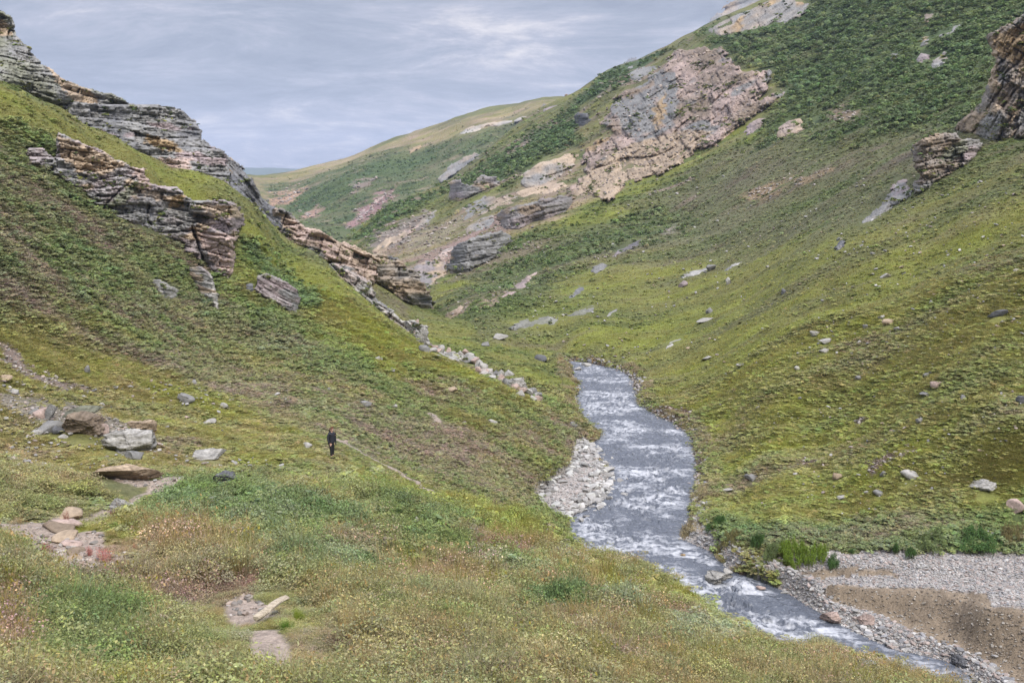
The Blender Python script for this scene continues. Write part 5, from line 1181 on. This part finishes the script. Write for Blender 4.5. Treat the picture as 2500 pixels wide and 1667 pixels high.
# stones in the scars and screes
gx=np.arange(-20,2520,4.2); gy=np.arange(100,1500,4.2); GX,GY=np.meshgrid(gx,gy,indexing='ij'); GX=(GX+rg.uniform(0,4,GX.shape)).ravel(); GY=(GY+rg.uniform(0,4,GY.shape)).ravel()
x,y,z,r=hit(GX,GY,smooth=False); sc=near_lookup(GM_SC,x,y); tl=near_lookup(tal.reshape(NA,NU),x,y); pmm=near_lookup(GM_PATH,x,y)
k=((rg.random(len(x))<sc*.55)|(rg.random(len(x))<tl*.4)|(rg.random(len(x))<pmm*.25))&(r<1200); x,y,r=x[k],y[k],r[k]
cobbles('rubble','loose stones on the bare scars and screes of the hillsides',x,y,np.clip(r*.0022,.07,3.)*(.5+1.6*rg.random(len(x))**2.5),((160,150,140),(176,158,144),(132,126,118),(186,176,166)),19)
gx=np.arange(1200,2520,11.); gy=np.arange(430,1330,11.); GX,GY=np.meshgrid(gx,gy,indexing='ij'); GX=(GX+rg.uniform(0,11,GX.shape)).ravel(); GY=(GY+rg.uniform(0,11,GY.shape)).ravel()
x,y,z,r=hit(GX,GY,smooth=False); k=(near_lookup(LAY,x,y)==2)&(rg.random(len(x))<.16*sstep(.4,.65,vnoise(x/9,y/6,741)))&(r>66); x,y,r=x[k],y[k],r[k]
cobbles('slope_pebbles','tiny pale stones specking the turf of the right hill',x,y,np.clip(r*.0022,.14,1.)*(.7+1.1*rg.random(len(x))**3),PALE[:4],742,zoff=ground(x,y)+.10)
gx=np.arange(0,700,8.); gy=np.arange(930,1230,8.); GX,GY=np.meshgrid(gx,gy,indexing='ij'); GX=(GX+rg.uniform(0,8,GX.shape)).ravel(); GY=(GY+rg.uniform(0,8,GY.shape)).ravel()
x,y,z,r=hit(GX,GY,smooth=False); k=(rg.random(len(x))<.22*sstep(.42,.68,vnoise(x/5,y/4,743))); x,y,r=x[k],y[k],r[k]
cobbles('meadow_pebbles','pale chips of rock strewn over the left meadow',x,y,np.clip(r*.0028,.08,.4)*(.7+1.4*rg.random(len(x))**3),PALE[:4],744,zoff=ground(x,y)+.04)
# ------------------------------------------------------------------ straw coloured plants on the banks
xs=[];ys=[]
for P,a_,b_,n in ((RB,13,28,1500),(LB,1,10,800),(PI,0,5,500)):
    q=P[a_:b_]; X_,Y_=along(q,n,.45,1.0,20+n); 
    k=near_lookup(INR.astype(float),X_,Y_)<.5; xs.append(X_[k]); ys.append(Y_[k])
xs=np.concatenate(xs); ys=np.concatenate(ys); k=vnoise(xs/2.2,ys/2.2,91)>.5; xs,ys=xs[k],ys[k]; n=len(xs); s=rg.uniform(.35,.85,n)
gn_scatter('bank_sedge',P_GRASS_M,np.c_[xs,ys,ground(xs,ys)-.03],rg.integers(0,3,n),np.c_[s,s,s*.8],np.c_[rg.normal(size=(n,2))*.1,rg.uniform(0,6.28,n)],lin((160,150,118))*.85*np.clip(1+rg.normal(size=(n,1))*.2,.5,1.5),'straw and rust coloured plants along the river banks')
# ------------------------------------------------------------------ single plants that stand out
def single_plant(name,label,cat,protos,px,py,wpx,hpx,tint,n,seed,group=None,spread=.42,size=.55,native=False,leaf='leaves'):
    """a bush: many stems and leaves gathered in one thing"""
    if not native: px,py,wpx,hpx=px*DS,py*DS,wpx*DS,hpx*DS
    x,y,z,r=[float(q[0]) for q in hit(px,py,smooth=False)]; m=r/CAMF; w,h=wpx*m,hpx*m
    rg=np.random.default_rng(seed); V=[];F=[];C=[];k0=0
    for i in range(n):
        p=protos[rg.integers(len(protos))].data; v=np.array([q.co[:] for q in p.vertices]); f=np.array([list(q.vertices) for q in p.polygons])
        c=np.array([q.color[:3] for q in p.attributes['Col'].data])
        an=rg.uniform(0,6.28); q=math.sqrt(rg.random())*w*spread; s=w*size*rg.uniform(.7,1.1); hh=h*rg.uniform(.65,1.05)*(1-.35*(q/(w*.5))**2)
        a2=rg.uniform(0,6.28); R_=np.array([[math.cos(a2),-math.sin(a2)],[math.sin(a2),math.cos(a2)]])
        vv=v.copy(); mx_=v[:,2].max(); vv[:,:2]=(v[:,:2]@R_.T)*s; vv[:,2]=v[:,2]/mx_*hh
        vv+=np.array([q*math.cos(an),q*math.sin(an)*.8,0]); V.append(vv); F.append(f+k0); k0+=len(v); C.append(c*rg.uniform(.8,1.2))
    V=np.concatenate(V);F=np.concatenate(F);C=np.concatenate(C)*np.asarray(tint)
    gz=ground(V[:,0]+x,V[:,1]+y)-z; V[:,2]+=gz
    o=new_mesh(name,V,F,M_PLANT,col=np.clip(C,0,.9)); o.location=(x,y,z-.02); tag(o,label,cat,group); return o
M_PLANT=bpy.data.materials.new('plant'); M_PLANT.use_nodes=True; nt=M_PLANT.node_tree; nt.nodes.clear(); L=nt.links.new
_o=N(nt,'ShaderNodeOutputMaterial'); _d=N(nt,'ShaderNodeBsdfDiffuse'); _t=N(nt,'ShaderNodeBsdfTranslucent'); _m=N(nt,'ShaderNodeMixShader',i_0=.22); _v=N(nt,'ShaderNodeAttribute'); _v.attribute_name='Col'
L(_v.outputs['Color'],_d.inputs['Color']); L(_v.outputs['Color'],_t.inputs['Color']); L(_d.outputs[0],_m.inputs[1]); L(_t.outputs[0],_m.inputs[2]); L(_m.outputs[0],_o.inputs['Surface'])
P_BUSH=[leaf_mesh('shrub_clump',150,.5,1.0,.13,s+60,aspect=.4,stems=10,tipcol=(1.25,1.2,1.),tipfrac=.3) for s in (1,2,3)]
GRN=lin((112,134,58))*.95; DGR=lin((78,104,62))*.9; GGR=lin((110,124,84))*.9
for i,(px,py,w,h,t,lb) in enumerate((
 (1738,1258,34,48,DGR,'dark green upright willow nearest the river at the meadow corner'),
 (1775,1285,70,40,GGR*1.05,'pale spreading willow between the dark willow and the tall green ones'),
 (1812,1292,52,62,GRN,'tall yellow green willow at the left end of the gravel flat'),
 (1846,1292,50,58,GRN*.9,'second tall willow, touching the yellow green one on its right'),
 (1880,1290,40,48,GRN*1.05,'bright green willow standing at the gravel edge'),
 (1914,1298,34,32,DGR*1.1,'small bushy willow lowest on the gravel edge'),
 (1955,1272,16,16,DGR,'little green sprig on the upper gravel left of two thin saplings'),
 (2056,1272,18,34,DGR,'left one of two thin willow saplings on the gravel'),
 (2090,1283,26,34,DGR*1.1,'right one of two thin willow saplings on the gravel'),
 (1640,1215,60,36,DGR*1.1,'dark green bush at the bend of the right river bank'),
 (2145,1262,90,36,GGR,'broad grey green bush behind the gravel flat'),
 (2250,1258,110,38,DGR*1.1,'wide dark bush behind the right part of the gravel flat'),
 (2330,1240,60,40,lin((126,118,84))*.9,'brownish bush with bare grey twigs near the right edge'),
 (1670,1250,60,34,lin((126,122,84))*.9,'olive bush below the dark bush at the river bend'),
 )):
    single_plant('willow_bush',lb,'bush',P_BUSH,px,py,w,h,t,22,300+i,size=.34 if w<60 else .24)
for i,(px,py,w,h,t,lb) in enumerate((
 (240,1285,46,42,lin((186,128,118))*.8,'pink red patch of fireweed in the grass right of the stone steps'),
 (205,1275,22,26,lin((180,120,110))*.75,'small pink fireweed just left of the pink red patch'),
 (262,1195,24,34,lin((142,92,80))*.75,'dark red fireweed stalks near the path bend'),
 (155,1205,14,40,lin((140,88,76))*.75,'tall dark red stalk beside the sloping path slab'),
 (310,1265,16,26,lin((176,130,110))*.75,'pale orange fireweed right of the pink red patch'),
 (275,1180,14,30,lin((146,82,70))*.75,'thin red stalks right of the dark red fireweed'),
 (110,1265,40,30,lin((140,98,84))*.75,'reddish brown weeds left of the stone steps'),
 )):
    single_plant('fireweed',lb,'plant',P_HEATH_N,px,py,w,h,t,5,330+i,size=.6)
for i,(px,py,w,h,t,lb) in enumerate((
 (690,1432,46,60,lin((128,148,56))*.95,'bright green grass tussock beyond the end of the wooden log'),
 (655,1446,44,38,lin((100,136,56))*.9,'low green tussock in front of the wooden log'),
 (1110,1420,50,44,lin((130,146,60))*.9,'bright grass tussock in the middle of the near meadow'),
 (1135,1540,40,30,lin((136,152,60))*.9,'yellow green tussock at the bottom of the view'),
 )):
    single_plant('grass_tussock',lb,'plant',P_GRASS_N,px,py,w,h,t,7,350+i,size=.55,spread=.3)
# ------------------------------------------------------------------ pale weathered log beside the path
def log():
    p0=[float(q[0]) for q in hit(588*DS,1440*DS,smooth=False)]; p1=[float(q[0]) for q in hit(664*DS,1410*DS,smooth=False)]
    A_=np.array(p0[:3]); B_=np.array(p1[:3]); A_[2]+=.12; B_[2]+=.22; n=26;mseg=14
    V=[];F=[]; d=B_-A_; d/=np.linalg.norm(d); u=np.cross(d,[0,0,1]); u/=np.linalg.norm(u); w=np.cross(u,d)
    ln=np.linalg.norm(B_-A_)
    for i in range(n):
        t=i/(n-1); c=A_+(B_-A_)*t+w*.05*math.sin(t*2.6)+u*.02*math.sin(t*5)
        R0=.058*(1-.25*t)*(1 if 0<i<n-1 else .7)
        for k in range(mseg):
            an=2*math.pi*k/mseg; rr=R0*(1+.14*math.sin(3*an+2*t)+.08*math.sin(7*an+t*9)+.05*random.uniform(-1,1)); V.append(c+u*math.cos(an)*rr+w*math.sin(an)*rr*.8)
    for i in range(n-1):
        for k in range(mseg):
            a=i*mseg+k;b=i*mseg+(k+1)%mseg; F.append([a,b,b+mseg,a+mseg])
    V.append(A_); V.append(B_); ia=len(V)-2
    for k in range(mseg): F.append([ia,(k+1)%mseg,k,k]); F.append([ia+1,(n-1)*mseg+k,(n-1)*mseg+(k+1)%mseg,(n-1)*mseg+(k+1)%mseg])
    me=bpy.data.meshes.new('log'); me.from_pydata([tuple(v) for v in V],[],[list(dict.fromkeys(f)) for f in F])
    m,nt,b=mat_new('bleached_wood'); L=nt.links.new; tcn=N(nt,'ShaderNodeTexCoord'); mpn=N(nt,'ShaderNodeMapping'); mpn.inputs['Scale'].default_value=(3,30,30); L(tcn.outputs['Object'],mpn.inputs[0])
    nz=N(nt,'ShaderNodeTexNoise',i_Scale=2.0,i_Detail=6.0); L(mpn.outputs[0],nz.inputs['Vector']); rp=N(nt,'ShaderNodeValToRGB'); rp.color_ramp.elements[0].position=.35; rp.color_ramp.elements[0].color=(.20,.16,.11,1); rp.color_ramp.elements[1].position=.6; rp.color_ramp.elements[1].color=(.40,.34,.25,1)
    L(nz.outputs['Fac'],rp.inputs[0]); L(rp.outputs[0],b.inputs['Base Color']); b.inputs['Roughness'].default_value=.85; me.materials.append(m)
    o=bpy.data.objects.new('log',me); scene.collection.objects.link(o); tag(o,'pale weathered log lying beside the worn path','log')
log()

# ------------------------------------------------------------------ rubble and plants lodged on the crags
_c=[np.concatenate([q[i] for q in CRAGP]) for i in range(6)]
rg=np.random.default_rng(404); k=(_c[5]>0)&(rg.random(len(_c[0]))<.09); a_,e_=ray(_c[1][k],_c[2][k]); r_=_c[0][k]
xr,yr,zr_=r_*np.sin(a_),r_*np.cos(a_),r_*e_
cobbles('crag_rubble','broken blocks lying on the crumbling faces and screes',xr,yr,np.clip(r_*.0019,.12,3.)*(.4+1.5*rg.random(len(r_))**2),((176,156,144),(184,168,154),(150,138,134),(196,180,164),(140,132,128)),405,zoff=zr_-.1)
ld=vnoise(_c[1]/26,_c[2]/14,409); k=((rg.random(len(_c[0]))<.10*sstep(.62,.8,ld)*(1+_c[5]*.3)))&(_c[4]>5); a_,e_=ray(_c[1][k],_c[2][k]); r_=_c[0][k]; n=len(r_); s=np.clip(r_*.0065,.4,3.2)*rg.uniform(.5,1.3,n)
pal_=np.array([lin((104,114,66)),lin((88,104,66)),lin((130,132,74))])[rg.integers(0,3,n)]*.95*np.clip(1+rg.normal(size=(n,1))*.15,.5,1.5)
gn_scatter('ledge_plants',P_SHRUB_F+P_SHRUB_M[:1],np.c_[r_*np.sin(a_),r_*np.cos(a_),r_*e_-.1*s],rg.integers(0,4,n),np.c_[s,s,s*.6],np.c_[rg.normal(size=(n,2))*.2,rg.uniform(0,6.28,n)],pal_,'small shrubs and grass lodged on the rock ledges')
# ------------------------------------------------------------------ the walker
def simple_mat(name,c,rough=.8,noise=0):
    m,nt,b=mat_new(name); L=nt.links.new
    n=N(nt,'ShaderNodeTexNoise',i_Scale=22.,i_Detail=3.0); tc_=N(nt,'ShaderNodeTexCoord'); L(tc_.outputs['Object'],n.inputs['Vector'])
    mr=N(nt,'ShaderNodeMapRange'); mr.inputs['To Min'].default_value=.7; mr.inputs['To Max'].default_value=1.3; L(n.outputs['Fac'],mr.inputs['Value'])
    v=N(nt,'ShaderNodeVectorMath',operation='SCALE'); v.inputs[0].default_value=c; L(mr.outputs[0],v.inputs['Scale']); L(v.outputs[0],b.inputs['Base Color']); b.inputs['Roughness'].default_value=rough; return m
def skinned(name, pts, edges, mat, parent, root=0, sub=2):
    me=bpy.data.meshes.new(name); me.from_pydata([p[:3] for p in pts],edges,[]); o=bpy.data.objects.new(name,me); scene.collection.objects.link(o)
    sk=o.modifiers.new('skin','SKIN'); sk.use_smooth_shade=True
    for i,p in enumerate(pts):
        r=p[3]; me.skin_vertices[0].data[i].radius=(r if not isinstance(r,tuple) else r[0], r if not isinstance(r,tuple) else r[1]); me.skin_vertices[0].data[i].use_root=(i==root)
    ss=o.modifiers.new('sub','SUBSURF'); ss.levels=sub; ss.render_levels=sub
    dg=bpy.context.evaluated_depsgraph_get(); ev=o.evaluated_get(dg); m2=bpy.data.meshes.new_from_object(ev); o.modifiers.clear(); o.data=m2; m2.name=name
    m2.materials.clear(); m2.materials.append(mat)
    for p in m2.polygons: p.use_smooth=True
    if parent: o.parent=parent
    return o
def person():
    SK=simple_mat('skin',(.50,.30,.22),.6); BK=simple_mat('dark_jacket',(.010,.011,.017),.75); TR=simple_mat('black_trousers',(.006,.006,.007),.85); HR=simple_mat('auburn_hair',(.13,.055,.028),.6); BT=simple_mat('boot_leather',(.012,.010,.009),.7)
    # metres, facing +x a little towards the camera (-y); total 1.68
    P=[(0,0,.93,.115),(0,0,1.10,.125),(0,0,1.27,.14),(0,0,1.39,.10),(0,0,1.45,.050),(.012,0,1.50,.052),(.02,0,1.565,.088),(.02,0,1.625,.080)]
    E=[(i,i+1) for i in range(7)]
    def add(q,frm): P.append(q); E.append((frm,len(P)-1)); return len(P)-1
    for s in (-1,1):
        k=add((.02*s,.16*s,1.36,.062),3); k=add((-.01+.02*s,.225*s,1.12,.047),k); k=add((.04,.235*s,.90,.034),k); k=add((.05,.235*s,.84,.033),k)
        h=add((.055,.235*s,.80,.036),k)
        for f,(dx,ln) in enumerate(((-.026,.060),(-.009,.072),(.009,.070),(.026,.056))):
            a=add((.055+dx,.238*s,.765,.0095),h); b=add((.062+dx*1.1,.232*s,.765-ln*.5,.0085),a); add((.072+dx*1.1,.222*s,.765-ln,.0075),b)
        t=add((.088,.225*s,.775,.010),h); add((.10,.217*s,.745,.0085),t)
        fx=.06 if s<0 else -.05
        k=add((.0,.085*s,.86,.095),0); k=add((fx*.6+.02,.10*s,.50,.062),k); k=add((fx,.10*s,.10,.042),k); add((fx+.02,.10*s,.045,.040),k); add((fx+.14,.11*s,.035,.034),len(P)-1)
    root=bpy.data.objects.new('person',None); scene.collection.objects.link(root)
    body=skinned('body',P,E,SK,root)
    # face: brow, nose, chin pushed out; eye sockets in
    co=np.array([v.co[:] for v in body.data.vertices]); hd=co[:,2]>1.52
    fx_=co[:,0]-.02; nose=np.exp(-((co[:,1]/.016)**2+((co[:,2]-1.575)/.022)**2))*(fx_>.03)*hd; co[:,0]+=nose*.022
    for s in (-1,1):
        eye=np.exp(-(((co[:,1]-s*.032)/.015)**2+((co[:,2]-1.598)/.012)**2))*(fx_>.02)*hd; co[:,0]-=eye*.010
    chin=np.exp(-((co[:,1]/.03)**2+((co[:,2]-1.515)/.018)**2))*(fx_>.0); co[:,0]+=chin*.014
    body.data.vertices.foreach_set('co',co.astype(np.float32).ravel())
    body.data.materials.append(BK)
    for p in body.data.polygons:
        c=p.center
        if c.z<1.02 and abs(c.y)>.17: p.material_index=1
    def ball(name,c,r,mat,par):
        v,f=ICO2; o=new_mesh(name,v*np.array(r)+np.array(c),f,mat,smooth=True); o.parent=par; return o
    WH=simple_mat('eye_white',(.7,.7,.7),.3); LP=simple_mat('lips',(.4,.14,.12),.5)
    for s in (-1,1):
        ball('eye',(.098,.032*s,1.598),(.010,.012,.009),WH,body); ball('ear',(.015,.083*s,1.585),(.018,.010,.030),SK,body)
    ball('mouth',(.105,0,1.543),(.008,.022,.006),LP,body)
    # jacket: hip-long, with hood and collar
    J=[(0,0,.80,(.165,.19)),(0,0,.92,(.16,.185)),(0,0,1.10,(.15,.175)),(0,0,1.28,(.155,.185)),(0,0,1.38,(.115,.13)),(0,0,1.44,(.085,.095))]
    J=[(a,b,c,(r[0],r[1])) for a,b,c,r in J]; JE=[(i,i+1) for i in range(5)]
    for s in (-1,1):
        J.append((.02*s,.165*s,1.355,.082)); JE.append((4,len(J)-1)); J.append((-.01+.02*s,.232*s,1.12,.066)); JE.append((len(J)-2,len(J)-1)); J.append((.035,.240*s,.92,.052)); JE.append((len(J)-2,len(J)-1)); J.append((.042,.240*s,.865,.047)); JE.append((len(J)-2,len(J)-1))
    jk=skinned('jacket',J,JE,BK,root)
    hood=skinned('hood',[(-.05,0,1.40,.075),(-.09,0,1.45,.075),(-.06,.07,1.46,.045),(.02,.095,1.44,.035),(.075,.05,1.42,.03),(-.06,-.07,1.46,.045),(.02,-.095,1.44,.035),(.075,-.05,1.42,.03)],[(0,1),(1,2),(2,3),(3,4),(1,5),(5,6),(6,7)],BK,jk)
    T=[(0,0,.90,(.125,.15)),(0,0,.84,(.12,.13))]; TE=[(0,1)]
    for s in (-1,1):
        fx=.06 if s<0 else -.05
        T.append((.0,.085*s,.78,.098)); TE.append((1,len(T)-1)); T.append((fx*.6+.02,.10*s,.50,.076)); TE.append((len(T)-2,len(T)-1)); T.append((fx,.10*s,.14,.058)); TE.append((len(T)-2,len(T)-1))
    skinned('trousers',T,TE,TR,root)
    for s in (-1,1):
        fx=.06 if s<0 else -.05
        skinned('boot',[(fx,.10*s,.15,.058),(fx,.10*s,.05,.052),(fx+.07,.105*s,.042,.046),(fx+.15,.11*s,.035,.042)],[(0,1),(1,2),(2,3)],BT,root)
    hr=skinned('hair',[(.0,0,1.655,.078),(-.035,0,1.61,.082),(-.05,0,1.55,.070),(-.045,0,1.49,.050),(-.01,.07,1.60,.035),(-.02,.065,1.52,.030),(-.01,-.07,1.60,.035),(-.02,-.065,1.52,.030),(.055,.0,1.675,.045)],[(0,1),(1,2),(2,3),(1,4),(4,5),(1,6),(6,7),(0,8)],HR,root)
    x,y,z,r=[float(q[0]) for q in hit(811,1117,smooth=False)]
    root.location=(x,y,z-.02); root.rotation_euler=(0,0,math.radians(-38)); s=74.0/ (1.68*CAMF/math.hypot(r,z)); root.scale=(s,s,s)
    tag(root,'person in a black hooded jacket and black trousers standing in the grass','person')
person()
# ------------------------------------------------------------------ the air
def haze():
    lo=-400.; hi=330.; x0,x1,y0,y1=-5200.,5200.,-60.,7600.
    bm=bmesh.new(); bmesh.ops.create_cube(bm,size=1.0)
    for v in bm.verts: v.co=Vector((x0 if v.co.x<0 else x1, y0 if v.co.y<0 else y1, lo if v.co.z<0 else hi))
    me=bpy.data.meshes.new('haze'); bm.to_mesh(me); bm.free(); m=bpy.data.materials.new('haze'); m.use_nodes=True; nt=m.node_tree; nt.nodes.clear()
    o_=N(nt,'ShaderNodeOutputMaterial'); v_=N(nt,'ShaderNodeVolumePrincipled'); v_.inputs['Color'].default_value=(.62,.72,.92,1); v_.inputs['Density'].default_value=1.0e-4; v_.inputs['Anisotropy'].default_value=.2
    nt.links.new(v_.outputs[0],o_.inputs['Volume']); me.materials.append(m); o=bpy.data.objects.new('haze',me); scene.collection.objects.link(o); o['kind']='stuff'
haze()
